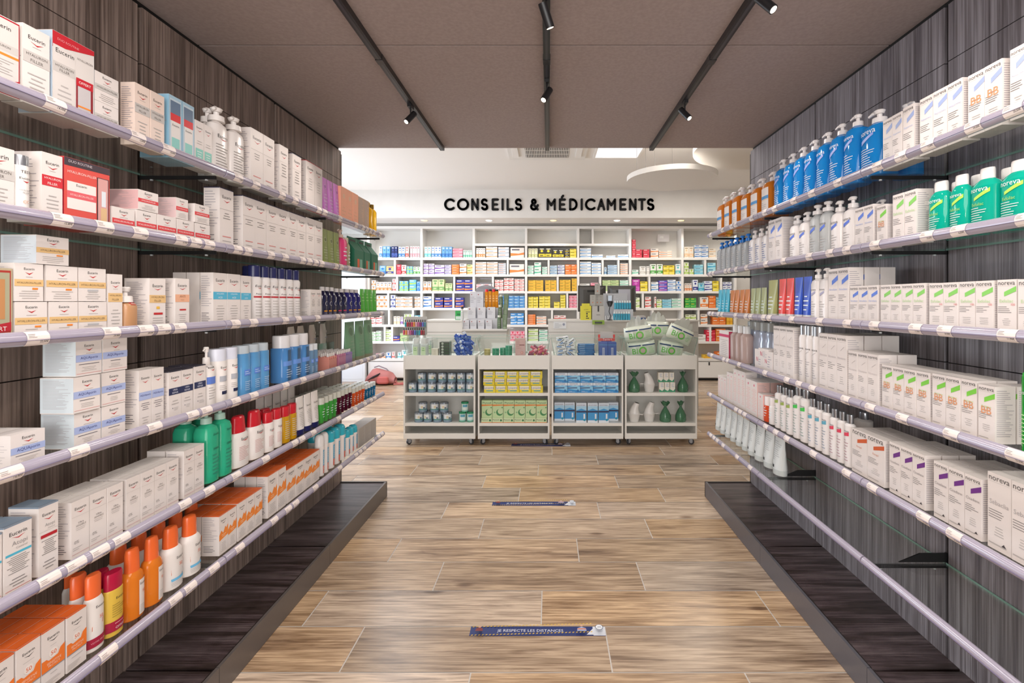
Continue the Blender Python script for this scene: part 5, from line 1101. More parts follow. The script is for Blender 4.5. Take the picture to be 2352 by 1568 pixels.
b = MB(); b.box(-.098, .098, 0, .003, .0, .075, '#d93a30'); b.box(-.075, .075, -.0012, 0, .035, .11, '#bdb7b0'); gfx(b, [('T', 'Torm', -.02, .24, .42, '#f3e9e6', .4), ('O', .28, .24, .05, '#e88a80')], .196, .075, lambda X, Z, e: (X, -.0-e, Z), 1)
b.box(-.06, .06, .003, .02, -.17, .0, '#1e4fa4')
obj('price_sign', b, None, (tx(1392)+.02, YT+.17, ZD+.171), 0, 'red card sign reading Torm above blue boxes, third trolley', 'sign')
# bio pads packs: soft pillows in clear film
def pillow(w_, h_, d_, seed):
    rr = random.Random(seed); b = MB(); n, m = 14, 10; vs = []
    for sgn in (-1, 1):
        for j in range(m+1):
            for i in range(n+1):
                u, v = i/n*2-1, j/m*2-1
                t = max(0, (1-u**4)*(1-v**4))**.45; vs.append((u*w_/2*(1-.05*v*v), sgn*d_/2*t+.004*rr.uniform(-1, 1)*t, v*h_/2*(1-.04*u*u)))
    N = (n+1)*(m+1); fs = []; mats = []
    for sgn in (0, 1):
        for j in range(m):
            for i in range(n):
                q = (sgn*N+j*(n+1)+i, sgn*N+j*(n+1)+i+1, sgn*N+(j+1)*(n+1)+i+1, sgn*N+(j+1)*(n+1)+i)
                fs.append(q if sgn == 0 else q[::-1])
    b.add(vs, fs, M('#e9efe0', .25, 0, 0, .1, .5), True)
    def pr(X, Z, e):
        u, v = max(-.97, min(.97, X/(w_/2))), max(-.97, min(.97, Z/(h_/2))); t = max(0, (1-u**4)*(1-v**4))**.45
        return (X, -d_/2*t-e-.006, Z)
    L = MB()
    gfx(L, [('R', -.46, .22, -.05, .30, '#1d3f6e'), ('R', .0, .22, .46, .29, '#1d3f6e'), ('T', 'BI', -.27, -.08, .24, '#5cbf3a', .34), ('O', .0, -.08, .14, '#6cc94a'), ('O', .0, -.08, .085, '#cdb9ae'), ('L', .2, .45, -.3, .14, 5, '#8fc97a')], w_, h_, pr, seed, True)
    f = MB(); F_ = []
    for i in range(13): u = i/12*2-1; F_ += [(u*w_*.46, -.006, h_*.47), (u*w_*.40+.01*((i*7) % 3-1), .006*((i % 2)*2-1), h_*.47+.10*(1-u*u)+.02*((i*5) % 3-1)+.01)]
    f.add(F_, [(2*i, 2*i+2, 2*i+3, 2*i+1) for i in range(12)], M('#cfd3cb', .2, 0, 0, .35), True)
    return [('pack', b.build('pack')), ('printed_label', L.build('printed_label')), ('film_end', f.build('film_end'))]
pp = [pillow(.33, .18, .15, 3), pillow(.30, .18, .15, 4)]
for c, (p, z, y, ry, q) in enumerate([(1476, .075, .12, -.12, 0), (1543, .07, .13, .16, 1), (1469, .25, .13, -.15, 0), (1517, .295, .27, .02, 1), (1566, .24, .13, .42, 1)]):
    put('diaper_pack', pp[q], (tx(p), YT+y, ZD+z+.01), 0, 'green and white bio pack in clear film', pl(3, 'glass bin'), c, 'pack', '', 0, ry)
# small bottle rack behind the first bin
# ---------------------------------------------------------------- back wall shelving with medicine boxes
YB = 9.95; SB = YB/F; DB = .36
def bx_(px): return (px-CX)*SB
def bz_(py): return HC+(CY-py)*SB
UP = [846, 968, 1088, 1208.3, 1328, 1447.7, 1567.7, 1689]
SHY = [594, 632.5, 671, 709.5, 748, 786.3]
CWH = M('#efece8', .45)
t = root('wall_cabinet', (bx_(1267), YB, 0), 0, 'tall white pharmacy shelving with drawers along the back wall', 'shelving')
ox = bx_(1267)
def bp_(n_, x0, x1, y0, y1, z0, z1, m=CWH, par=None): b = MB(); b.box(x0-ox, x1-ox, y0, y1, z0, z1, m); return obj(n_, b, par or t)
for p in UP: bp_('upright', bx_(p)-.024, bx_(p)+.024, 0, DB, bz_(829), bz_(525))
bp_('top_panel', bx_(843), bx_(1692), -.01, DB, bz_(525), bz_(519))
bp_('back_panel', bx_(846), bx_(1689), DB, DB+.02, bz_(868), bz_(525), M('#e0ddd7', .6))
bp_('counter_shelf', bx_(843), bx_(1692), -.02, DB, bz_(829), bz_(823))
for i in range(7):
    a, c = bx_(UP[i])+.024, bx_(UP[i+1])-.024
    for y in SHY: bp_('shelf', a, c, .004, DB, bz_(y+2.6), bz_(y-2.6))
    if 2 <= i <= 4: bp_('shelf', a, c, .004, DB, bz_(564.3), bz_(559.2))
    d = bp_('drawer_front', a-.022, c+.022, -.016, .004, bz_(866), bz_(830.5), M('#f1efec', .4))
    hb = MB(); hx = (a+c)/2-ox+(.3 if i < 3 else 0); hb.box(hx-.014, hx+.014, -.0185, -.0155, bz_(838.5), bz_(831), '#15151a'); obj('handle', hb, d)
bp_('plinth', bx_(848), bx_(1687), .04, .3, .001, bz_(868), M('#121214', .5))
bp_('cabinet_floor', bx_(846), bx_(1689), .004, DB, bz_(868), bz_(866.3))
DV = {1: [(906.5, 594, 632), (911.5, 632, 671)], }
for px, r in [(906.5, 0), (911.5, 1), (891, 2), (893, 3), (948, 3), (1043, 1), (994, 2), (1041, 2), (1166, 0), (1132, 1), (1260, 0), (1281, 1), (1303, 2), (1384.5, 0), (1421, 0), (1379, 1), (1492, 1), (1477, 2), (1620.5, 0), (1657, 1), (883, 4), (900, 4), (1140, 3), (1268, 3), (1500, 3), (1605, 3), (1632, 4)]:
    y0, y1 = SHY[r], SHY[r+1]; bp_('divider', bx_(px)-.02, bx_(px)+.02, .01, DB, bz_(y1-2.6), bz_(y0+2.6))
bp_('divider', bx_(1362)-.02, bx_(1362)+.02, .05, DB, bz_(559), bz_(525))
# colours: base, band, text
CL = {'bw': ('#e9edf2', '#3f86cf', '#2c57a8'), 'nv': ('#26306e', '#4a66b8', '#d0d8ee'), 'bl': ('#6faadc', '#2f74c4', '#e9f0f6'), 'pw': ('#f1e6e6', '#ea9aa6', '#c9606f'), 'tw': ('#e9f0f0', '#5fc3c9', '#3f8f9c'),
      'mi': ('#e6efe9', '#62c7a2', '#3f9c7c'), 'ow': ('#f0e8e0', '#ef8a42', '#6c6a72'), 'gw': ('#dfe0e4', '#8f96a6', '#e07a3f'), 'cr': ('#e9e6c8', '#c9cf8a', '#8f8c60'), 'by': ('#3a382f', '#e9cf3a', '#d9d6cc'),
      'yl': ('#efd83f', '#f2e98f', '#5c5a3a'), 'wb': ('#eef0f2', '#4f9ad8', '#7c8796'), 'rd': ('#e0334a', '#f06a7a', '#f7dfe2'), 'or': ('#f07f38', '#f6a262', '#f8e6d6'), 'wh': ('#ecebe7', '#cfc9c0', '#8f8a82'), 'wr': ('#f0e6e2', '#e2504a', '#b5423f'),
      'yn': ('#edd28a', '#3a4090', '#d9713f'), 'tl': ('#72bcd0', '#b5d84a', '#e9f2ea'), 'wg': ('#edf0e6', '#58b04a', '#3f7c3a'), 'pu': ('#e9e0ee', '#7a3fb0', '#5a2f8a'), 'li': ('#dcd6ea', '#8f7fc0', '#5a4f8a'), 'lo': ('#e3e6a0', '#ef9a4a', '#5a8a4a'),
      'st': ('#c9d9e6', '#5f93c0', '#35608a'), 'am': ('#f0c23f', '#e8a52c', '#8a6a20'), 'lg': ('#d5e0a9', '#7fb06a', '#3f7c3a'), 'no': ('#3c3f9a', '#f28a3c', '#e6e4f0'), 'ma': ('#c040a8', '#d870c4', '#f0dcec'), 'vi': ('#6a5ac8', '#e88aa0', '#eae6f6'),
      'gr': ('#3aa848', '#7fd06a', '#e6d44a'), 'aq': ('#a9dbe6', '#3fa9cf', '#2f6f9c'), 'nb': ('#e6eaf2', '#39408f', '#39408f'), 'lw': ('#e6ecd2', '#a9cf4a', '#6a7a4a'), 'pk': ('#f3b9c6', '#e8506f', '#c93a5a'), 'bu': ('#4f9ade', '#e4eef6', '#e4eef6'), 'ct': ('#ece3d6', '#eec9a0', '#a58f6a')}
_bxel = {}
def bels(c, tall):
    k = (c, tall)
    if k not in _bxel:
        b_, s_, t_ = CL[c]
        _bxel[k] = [('P', [(-.497, .16), (.497, .30), (.497, .52), (.1, .40), (-.497, .46)], s_), ('R', -.40, .72, .16, .86, t_)] if not tall else \
            [('R', -.497, .10, .497, .38, s_), ('O', 0, .66, .20, s_), ('R', -.32, .82, .32, .90, t_), ('R', -.3, .18, .2, .26, b_)]
    return _bxel[k]
CN = {'bw': 'white and blue', 'nv': 'navy', 'bl': 'blue', 'pw': 'white and pink', 'tw': 'white and turquoise', 'mi': 'white and mint', 'ow': 'white and orange', 'gw': 'grey and orange', 'cr': 'cream', 'by': 'black and yellow', 'yl': 'yellow',
      'wb': 'blue-striped white', 'rd': 'red', 'or': 'orange', 'wh': 'plain white', 'wr': 'white and red', 'yn': 'buff and navy', 'tl': 'turquoise and lime', 'wg': 'white and green', 'pu': 'white and purple', 'li': 'lilac', 'lo': 'lime and orange',
      'st': 'steel blue', 'am': 'amber', 'lg': 'pale green', 'no': 'navy and orange', 'ma': 'magenta', 'vi': 'violet', 'gr': 'bright green', 'aq': 'pale blue', 'nb': 'white and navy', 'lw': 'white and lime', 'pk': 'pink', 'bu': 'sky blue', 'ct': 'cream and tan'}
ROWS = ['top row', 'second row', 'third row', 'fourth row', 'fifth row', 'sixth row', 'counter row']
# (row, x0, x1, ytop, columns, levels, colour)
BK = []
def row(r, *g): BK.extend((r,)+x for x in g)
row(0, (870, 877, 565, 1, 1, 'bw'), (878, 895, 565, 2, 1, 'bl'), (898, 912, 565, 2, 1, 'nv'), (914, 929, 566, 2, 1, 'bw'), (930, 938, 565, 1, 1, 'wr'), (941, 963, 565, 4, 1, 'pw'),
 (974, 989, 566, 2, 1, 'tw'), (990, 1013, 566, 3, 1, 'bw'), (1014, 1038, 566, 3, 1, 'bl'), (1039, 1062, 570, 1, 3, 'pk'), (1063, 1084, 574, 4, 1, 'mi'),
 (1093, 1114, 569, 4, 1, 'ow'), (1116, 1142, 566, 1, 3, 'ow'), (1144, 1169, 567, 1, 3, 'gw'), (1172, 1204, 568, 1, 1, 'ow'),
 (1213, 1235, 570, 3, 1, 'cr'), (1237, 1267, 568, 2, 1, 'by'), (1269, 1295, 572, 2, 1, 'by'), (1298, 1308, 572, 1, 3, 'by'), (1309, 1324, 571, 1, 3, 'yl'),
 (1332, 1358, 569, 1, 3, 'wb'), (1359, 1385, 584, 1, 1, 'wb'), (1393, 1414, 586, 1, 1, 'wb'), (1420, 1444, 584, 1, 1, 'wb'),
 (1452, 1461, 549, 1, 4, 'rd'), (1461, 1475, 572, 1, 2, 'rd'), (1478, 1492, 572, 1, 2, 'rd'), (1495, 1513, 570, 1, 2, 'ow'), (1514, 1544, 575, 1, 3, 'ow'),
 (1572, 1594, 566, 2, 1, 'ct'), (1596, 1628, 562, 2, 3, 'bw'), (1629, 1645, 570, 1, 2, 'ct'))
row(1, (871, 885, 610, 1, 1, 'bl'), (886, 903, 611, 1, 1, 'yn'), (910, 920, 607, 1, 1, 'rd'), (921, 932, 608, 1, 1, 'wr'), (933, 947, 611, 2, 2, 'tl'), (948, 964, 612, 2, 1, 'wg'),
 (972, 983, 605, 1, 3, 'pu'), (984, 997, 605, 1, 3, 'pu'), (998, 1020, 608, 1, 2, 'pu'), (1021, 1036, 608, 1, 3, 'li'), (1037, 1054, 607, 1, 4, 'or'), (1055, 1071, 605, 1, 2, 'ow'), (1072, 1085, 607, 1, 2, 'lo'),
 (1092, 1117, 601, 1, 4, 'ow'), (1118, 1143, 601, 1, 4, 'ow'), (1144, 1162, 604, 1, 5, 'gw'), (1170, 1204, 606, 1, 1, 'ow'),
 (1212, 1226, 609, 1, 3, 'mi'), (1227, 1243, 602, 1, 2, 'mi'), (1245, 1257, 612, 1, 3, 'mi'), (1263, 1280, 609, 1, 3, 'st'), (1281, 1297, 608, 1, 3, 'nb'), (1298, 1325, 607, 2, 2, 'or'),
 (1332, 1358, 600, 1, 4, 'wb'), (1359, 1381, 603, 1, 4, 'wb'), (1388, 1394, 613, 1, 1, 'st'), (1396, 1418, 608, 1, 4, 'st'), (1425, 1443, 604, 1, 5, 'ow'),
 (1452, 1467, 619, 1, 1, 'mi'), (1470, 1484, 611, 1, 1, 'wh'), (1485, 1493, 611, 1, 1, 'wh'), (1494, 1508, 606, 1, 1, 'wg'), (1509, 1523, 606, 1, 1, 'wg'), (1524, 1550, 609, 2, 2, 'yl'), (1552, 1564, 606, 1, 1, 'tw'),
 (1572, 1583, 602, 1, 2, 'lw'), (1584, 1594, 617, 1, 1, 'lw'), (1596, 1616, 607, 1, 3, 'aq'), (1626, 1645, 603, 1, 2, 'aq'))
row(2, (852, 862, 643, 1, 2, 'ow'), (863, 898, 647, 4, 1, 'ow'), (900, 908, 640, 1, 2, 'wr'), (916, 937, 645, 2, 2, 'tl'), (939, 955, 642, 1, 2, 'tl'), (956, 964, 646, 1, 2, 'bl'),
 (971, 990, 646, 2, 1, 'ow'), (992, 1020, 641, 2, 1, 'lg'), (1022, 1038, 650, 2, 1, 'lg'), (1047, 1085, 642, 2, 2, 'no'),
 (1093, 1128, 652, 2, 2, 'pw'), (1136, 1156, 642, 2, 3, 'wr'), (1157, 1180, 638, 2, 3, 'wr'), (1181, 1204, 640, 2, 4, 'wr'),
 (1213, 1248, 643, 2, 4, 'am'), (1252, 1278, 643, 2, 3, 'am'), (1285, 1311, 642, 2, 4, 'am'), (1313, 1325, 639, 1, 4, 'am'),
 (1332, 1355, 651, 1, 2, 'wh'), (1357, 1374, 649, 1, 2, 'pk'), (1384, 1422, 643, 2, 4, 'lg'), (1424, 1444, 643, 1, 4, 'mi'),
 (1452, 1470, 641, 1, 1, 'ma'), (1471, 1488, 646, 1, 2, 'yl'), (1496, 1513, 647, 1, 2, 'wb'), (1514, 1533, 644, 1, 3, 'vi'), (1534, 1553, 642, 1, 3, 'bw'), (1554, 1565, 645, 1, 2, 'bw'),
 (1573, 1590, 650, 3, 1, 'ow'), (1592, 1604, 642, 1, 1, 'nb'), (1605, 1618, 649, 1, 1, 'aq'), (1619, 1637, 645, 1, 2, 'nb'), (1638, 1652, 645, 1, 2, 'yl'), (1661, 1682, 647, 2, 2, 'nb'))
row(3, (852, 862, 680, 1, 2, 'ow'), (864, 888, 678, 2, 2, 'ow'), (896, 907, 677, 1, 2, 'nb'), (908, 946, 681, 2, 3, 'ow'), (951, 964, 681, 1, 3, 'ow'),
 (971, 990, 680, 1, 2, 'bw'), (998, 1017, 683, 1, 2, 'no'), (1019, 1038, 683, 1, 2, 'no'), (1045, 1064, 683, 1, 2, 'no'),
 (1144, 1205, 679, 5, 4, 'bl'), (1213, 1236, 681, 2, 4, 'yl'), (1238, 1264, 680, 2, 4, 'yl'), (1272, 1286, 693, 1, 2, 'yl'), (1287, 1299, 677, 1, 5, 'yl'), (1307, 1325, 678, 2, 4, 'pk'),
 (1452, 1470, 683, 1, 2, 'lw'), (1482, 1496, 681, 1, 2, 'wr'), (1504, 1508, 681, 1, 1, 'wr'), (1509, 1521, 687, 1, 2, 'lw'), (1522, 1543, 687, 1, 3, 'aq'), (1544, 1565, 685, 1, 3, 'mi'),
 (1574, 1600, 684, 2, 2, 'gr'), (1609, 1628, 682, 1, 1, 'ow'), (1629, 1645, 679, 1, 2, 'or'), (1646, 1668, 682, 1, 3, 'aq'))
row(4, (850, 862, 724, 1, 2, 'wr'), (863, 876, 723, 1, 2, 'wr'), (903, 918, 726, 2, 1, 'ct'), (919, 925, 727, 1, 1, 'pu'), (927, 946, 721, 2, 2, 'lw'), (950, 964, 724, 1, 2, 'tl'),
 (1172, 1203, 719, 2, 2, 'bu'), (1212, 1230, 722, 1, 5, 'or'), (1232, 1255, 726, 1, 3, 'ow'), (1272, 1300, 724, 2, 2, 'wr'), (1575, 1600, 722, 2, 2, 'lw'), (1610, 1626, 721, 1, 2, 'ow'), (1638, 1668, 721, 2, 2, 'or'), (1670, 1684, 721, 2, 1, 'am'))
row(5, (850, 862, 762, 1, 3, 'wg'), (863, 874, 760, 1, 3, 'wg'), (881, 899, 757, 1, 3, 'lw'), (901, 917, 772, 1, 1, 'no'), (918, 934, 765, 1, 2, 'lg'), (1172, 1205, 760, 3, 2, 'pk'), (1213, 1236, 755, 1, 3, 'lw'), (1238, 1258, 757, 1, 3, 'mi'),
 (1602, 1622, 768, 1, 1, 'wh'), (1623, 1644, 758, 1, 2, 'rd'), (1645, 1668, 755, 1, 2, 'or'))
row(6, (862, 873, 812, 2, 1, 'pk'), (875, 884, 812, 1, 1, 'ow'), (886, 897, 809, 1, 1, 'bw'), (899, 906, 808, 1, 1, 'wr'), (912, 921, 809, 1, 1, 'tw'), (922, 935, 804, 1, 1, 'tw'), (1617, 1645, 815, 1, 1, 'am'), (1646, 1672, 808, 1, 1, 'or'))
base_y = [SHY[0], SHY[1], SHY[2], SHY[3], SHY[4], SHY[5], 825.6]
BAYN = ['first', 'second', 'third', 'fourth', 'fifth', 'sixth', 'seventh']
for r, x0, x1, yt, nc, nl, c in BK:
    zb = bz_(base_y[r]-2.6)+.001; H = bz_(yt)-zb; w_ = (x1-x0)*SB/nc; h_ = H/nl
    bay = max(i for i in range(7) if UP[i] < x0+1)
    tall = h_ > w_*1.05
    for l in range(nl):
        for i in range(nc):
            put('tall_medicine_carton' if tall else 'medicine_box', carton_parts(round(w_-.005, 3), round(h_-.002, 3), .16, bels(c, tall), CL[c][0]), (bx_(x0)+w_*(i+.5), YB+.105+.004*((i+l) % 2), zb+l*h_), 0,
                f"{CN[c]} medicine {'carton' if tall else 'box'}", (f"{BAYN[bay]} bay {ROWS[r]}, back wall", 'from west'), x0+i*3, 'medicine box', ['', 'second layer', 'third layer', 'fourth layer', 'fifth layer'][l])
obj('notice_card', (lambda b: (b.box(-.12, .12, 0, .004, 0, .15, M('#dcd8d8', .25)), b.box(-.08, .0, -.001, 0, .07, .12, '#f2f0ee'), b)[2])(MB()), None, (bx_(1529), YB+.2, bz_(552)), 0, 'pale notice card in the sixth bay of back shelving', 'card')

# ---- sign lettering on the soffit face: monoline rounded capitals, each stroke a swept capsule
def arc(cx, cy, rx, ry, a0, a1, n=12): return [(cx+rx*cos(radians(a0+(a1-a0)*i/n)), cy+ry*sin(radians(a0+(a1-a0)*i/n))) for i in range(n+1)]
def Sglyph(): return [arc(.30, .75, .24, .25, 30, 180, 8)+arc(.30, .75, .24, .25, 200, 262, 4)+arc(.33, .25, .25, .25, 78, -20, 5)+arc(.33, .25, .27, .25, -30, -158, 8)], .62
GL = {
 'C': ([arc(.5, .5, .5, .5, 45, 315, 20)], .92), 'O': ([arc(.5, .5, .5, .5, 0, 360, 28)], 1.0), 'N': ([[(0, 0), (0, 1), (.55, 0), (.55, 1)]], .55),
 'S': Sglyph(), 'E': ([[(.5, 1), (0, 1), (0, 0), (.5, 0)], [(0, .5), (.42, .5)]], .5), 'I': ([[(0, 0), (0, 1)]], 0.0), 'L': ([[(0, 1), (0, 0), (.5, 0)]], .5),
 'M': ([[(0, 0), (0, 1), (.36, .42), (.72, 1), (.72, 0)]], .72), 'D': ([[(0, 0), (0, 1)]+arc(.2, .5, .45, .5, 90, -90, 14)+[(0, 0)]], .65), 'A': ([[(0, 0), (.3, 1), (.6, 0)], [(.13, .36), (.47, .36)]], .6),
 'T': ([[(0, 1), (.56, 1)], [(.28, 1), (.28, 0)]], .56), 'É': ([[(.5, 1), (0, 1), (0, 0), (.5, 0)], [(0, .5), (.42, .5)], [(.2, 1.22), (.32, 1.38)]], .5),
 '&': ([arc(.27, .79, .17, .19, -50, 230, 14)+[(.66, 0)], [(.17, .64)]+arc(.28, .27, .28, .27, 130, 330, 12)+[(.68, .42)]], .68)}
def letter_mesh(ch, H, r, m):
    b = MB(); n = 10
    for path in GL[ch][0]:
        P = [Vector((x*H, 0, z*H)) for x, z in path]
        for i in range(len(P)-1):
            d = P[i+1]-P[i]
            if d.length < 1e-5: continue
            d.normalize(); s_ = Vector((d.z, 0, -d.x))*r
            a, c = P[i], P[i+1]; f = Vector((0, -.02, 0))
            b.hexa([a-s_, a+s_, a+s_+f, a-s_+f], [c-s_, c+s_, c+s_+f, c-s_+f], m)
        for p in P[:1]+P[-1:]+P[1:-1]:
            vs = [(p.x+r*cos(2*pi*k/n), 0, p.z+r*sin(2*pi*k/n)) for k in range(n)]+[(p.x+r*cos(2*pi*k/n), -.0202, p.z+r*sin(2*pi*k/n)) for k in range(n)]
            b.add(vs, [(k, (k+1) % n, n+(k+1) % n, n+k) for k in range(n)]+[tuple(range(n)), tuple(range(2*n-1, n-1, -1))], m)
        # raised centre line of the stroke
    return b
SS = 9.28/F
sg = root('wall_sign', ((1262-CX)*SS, 9.278, HC+(CY-481)*SS), 0, 'black lettering reading CONSEILS & MÉDICAMENTS above the counter', 'sign')
LX = {0: [('C', 1023), ('O', 1052.5), ('N', 1085), ('S', 1106), ('E', 1132), ('I', 1154.5), ('L', 1166), ('S', 1184)],
      1: [('&', 1220)], 2: [('M', 1258), ('É', 1286), ('D', 1309.5), ('I', 1336), ('C', 1346), ('A', 1374), ('M', 1396), ('E', 1425), ('N', 1447), ('T', 1468), ('S', 1487)]}
SM = M('#101012', .85)
for g in LX.values():
    for ch, px in g:
        kH = (481-458.5)*SS; me = letter_mesh(ch, kH, .0225, SM)
        obj('letter', me, sg, ((px-1262)*SS, 0, 0))

# ---- recessed spots in the soffit underside
for i, px in enumerate((828, 975, 1123, 1271, 1417, 1564, 1711)):
    x = (px-CX)*9.56/F; warm = i % 2 == 1
    b = MB(); b.loft([(3.2355, .075, .075, 2), (3.241, .075, .075, 2)], M('#f1efec', .4), 20); t = obj('recessed_spot', None, None, (x, 9.56, 0), 0, f"{'yellowish' if warm else 'bright white'} recessed spot, {ORD[i]} from the west, shelf soffit", 'ceiling lamp', 'recessed spots over the back shelves')
    obj('trim_ring', b, t); d = MB(); d.loft([(3.232, .058, .058, 2), (3.2354, .058, .058, 2)], M('#ffd27a' if warm else '#fff4e6', .5, 0, 3.0 if warm else 9.0), 18); obj('lamp', d, t)
    spot('soffit_spot_light', (x, 9.56, 3.225), (x, 9.95, 1.2), 26 if warm else 34, 120, .8, (1, .93, .82) if warm else (1, .97, .93), .05)

# ---- ceiling objects of the white room
b = MB(); zc = 3.78
ac = root('air_conditioner', (-.02, 6.75, zc), 0, 'white ceiling cassette air conditioner with black grille', 'air conditioner')
b.box(-.56, .56, -.48, .48, -.03, -.002, M('#e9e6e1', .5)); obj('casing', b, ac)
g = MB(); g.box(-.31, .31, -.34, .34, -.033, -.030, M('#1a1a1b', .6))
for i in range(26): x = -.31+.62*(i+.5)/26; g.box(x-.006, x+.006, -.34, .34, -.038, -.033, M('#dcd8d2', .5))
for y in (-.34, -.17, 0, .17, .34): g.box(-.31, .31, y-.006, y+.006, -.039, -.033, M('#dcd8d2', .5))
obj('grille', g, ac)
for sx in (-1, 1):
    f = MB(); f.box(sx*.45-.04, sx*.45+.04, -.30, .30, -.05, -.03, M('#efece8', .35)); obj('louvre', f, ac)
def panel(x, y, lab):
    t = root('ceiling_panel_lamp', (x, y, zc), 0, lab, 'ceiling lamp')
    b = MB(); s_ = .34
    for a in ((-s_, s_, -s_, -s_+.03), (-s_, s_, s_-.03, s_), (-s_, -s_+.03, -s_+.03, s_-.03), (s_-.03, s_, -s_+.03, s_-.03)): b.box(*a, -.02, -.001, M('#f1eee9', .4))
    obj('frame', b, t); d = MB(); d.box(-s_+.03, s_-.03, -s_+.03, s_-.03, -.012, -.001, M('#f4f1f6', .3, 0, .7)); obj('diffuser', d, t)
panel(1.0, 6.85, 'square lit ceiling panel beside the air conditioner')
def hoop(x, y, z, R, lab):
    t = root('disc_pendant', (x, y, z), 0, lab, 'ceiling disc', 'round white acoustic discs')
    b = MB(); b.loft([(0, R, R, 2), (.06, R, R, 2)], M('#efebe6', .8), 64); obj('disc', b, t)
    for a in (1.3, 2.2, 3.1, 4.0):
        w_ = MB(); w_.tube([((R-.12)*cos(a), (R-.12)*sin(a), .06), ((R-.12)*cos(a), (R-.12)*sin(a), zc-z)], .002, '#6d6a68', 5)
        w_.loft([(zc-z-.03, .010, .010, 2), (zc-z-.001, .010, .010, 2)], '#4a4846', 8, (R-.12)*cos(a), (R-.12)*sin(a)); obj('suspension_wire', w_, t)
hoop(1.53, 6.0, 3.13, .55, 'smaller round white disc hung from the white ceiling')
hoop(2.42, 5.3, 3.30, .80, 'larger round white disc beside the grey wall end')

# ---- track lights under the low ceiling
def track(x, lab, heads):
    t = root('light_track', (x, 0, ZC), 0, lab, 'light track', 'black lighting tracks'); b = MB()
    b.box(-.017, .017, -1.0, YE-.03, -.032, 0, M('#17171a', .35)); b.box(-.006, .006, -1.0, YE-.032, -.0325, -.032, M('#3a3a40', .3)); obj('rail', b, t)
    for y in (.9, 2.5): j = MB(); j.box(-.019, .019, y, y+.05, -.034, -.001, M('#202024', .3)); obj('joint', j, t)
for (x, lab) in ((-.881, 'black light track nearest the left wall'), (-.010, 'black light track along the middle of the ceiling'), (.853, 'black light track nearest the right wall')): track(x, lab, 0)
def head(x, y, aim, lab, power=38):
    z = ZC-.034; t = root('track_spotlight', (x, y, z), 0, lab, 'spotlight', 'small black track spotlights')
    b = MB(); b.box(-.012, .012, -.035, .035, -.018, 0, M('#17171a', .35)); b.tube([(0, 0, -.018), (0, 0, -.05)], .005, '#17171a', 8); obj('adapter', b, t)
    d = (Vector(aim)-Vector((x, y, z-.07))).normalized(); c = Vector((0, 0, -.075))
    h = MB(); h.tube([c-d*.045, c+d*.05], .019, M('#1b1b1e', .4), 20); obj('barrel', h, t)
    l = MB(); l.tube([c+d*.0501, c+d*.0512], .0145, M('#fff1dc', .4, 0, 2.5), 16); obj('lens', l, t)
    p = Vector((x, y, z))+c+d*.075
    spot('track_spot_light', p, aim, power, 75, .7, (1, .90, .82), .02)
head(-.881, 3.08, (-1.6, 2.2, 1.5), 'small black spotlight on the track nearest the left wall', 16)
head(-.010, 2.74, (-.9, 1.7, .9), 'small black spotlight further along the middle track', 14)
head(-.010, 1.98, (.9, 2.9, .4), 'black spotlight close to the ceiling seam on the middle track', 14)
head(.853, 3.02, (1.6, 2.2, 1.5), 'small black spotlight further along the track nearest the right wall', 16)
head(.853, 1.90, (1.55, 1.25, 1.6), 'lit black spotlight over the right wall bottles', 14)
head(-.881, .7, (-1.6, 1.3, 1.7), 'black spotlight overhead aimed at the left wall', 18)
head(.853, .8, (1.6, 1.9, 1.5), 'black spotlight overhead aimed at the right wall', 10)

head(-.881, .1, (1.65, 2.1, .45), 'black spotlight overhead aimed across at the lower right shelves', 34)
head(.853, -.1, (-1.7, 1.7, 1.9), 'black spotlight overhead aimed across at the upper left shelves', 26)
# ---- floor stickers
def sticker(px0, px1, y0, y1, lab):
    Y0, Y1 = HC*F/(y1-CY), HC*F/(y0-CY); Ym = (Y0+Y1)/2; x0, x1 = (px0-CX)*Ym/F, (px1-CX)*Ym/F; w_, d_ = x1-x0, Y1-Y0
    b = MB(); b.box(-w_/2, w_/2, 0, d_, .0004, .0012, '#1c2f6e'); pr = lambda X, Z, e: (X, Z, .0012+e)
    b.box(w_*.41, w_/2, d_*.02, d_*.98, .0012, .0015, '#dfe3ea')
    els = [('T', 'JE RESPECTE LES DISTANCES', -.055, .5, .60, '#e4e8f0', .36), ('P', [(.36, .1), (.42, .1), (.42, .9)], '#dfe3ea')]
    for i in range(34):
        a = -.49+i*.0265
        for z in (0, .90): els.append(('P', [(a, z), (a+.012, z), (a+.020, z+.10), (a+.008, z+.10)], '#d9b23a'))
    els += [('O', -.43, .60, .012, '#caa28c'), ('P', [(-.458, .12), (-.402, .12), (-.408, .42), (-.43, .5), (-.452, .42)], '#7c2a26'), ('O', .325, .68, .010, '#d3a88c'), ('P', [(.29, .12), (.36, .12), (.355, .42), (.325, .56), (.295, .42)], '#a9b4d8'), ('P', [(.30, .42), (.35, .42), (.36, .25), (.29, .25)], '#c9897a'),
            ('O', .455, .52, .030, '#3a4a6a'), ('O', .455, .52, .026, '#eceff4'), ('L', .435, .478, .4, .62, 2, '#3a4a6a', 1)]
    gfx(b, els, w_, d_, pr, 3)
    obj('floor_sticker', b, None, ((x0+x1)/2, Y0, 0), 0, lab, 'sticker', 'distance stickers on the floor')
sticker(1080, 1390, 1439, 1460, 'navy distance sticker on the floor nearest the camera')
sticker(1131, 1322, 1152, 1161, 'navy distance sticker on the floor between the plinth ends')
sticker(1175, 1310, 1018.5, 1024.5, 'navy distance sticker on the floor under the trolleys')

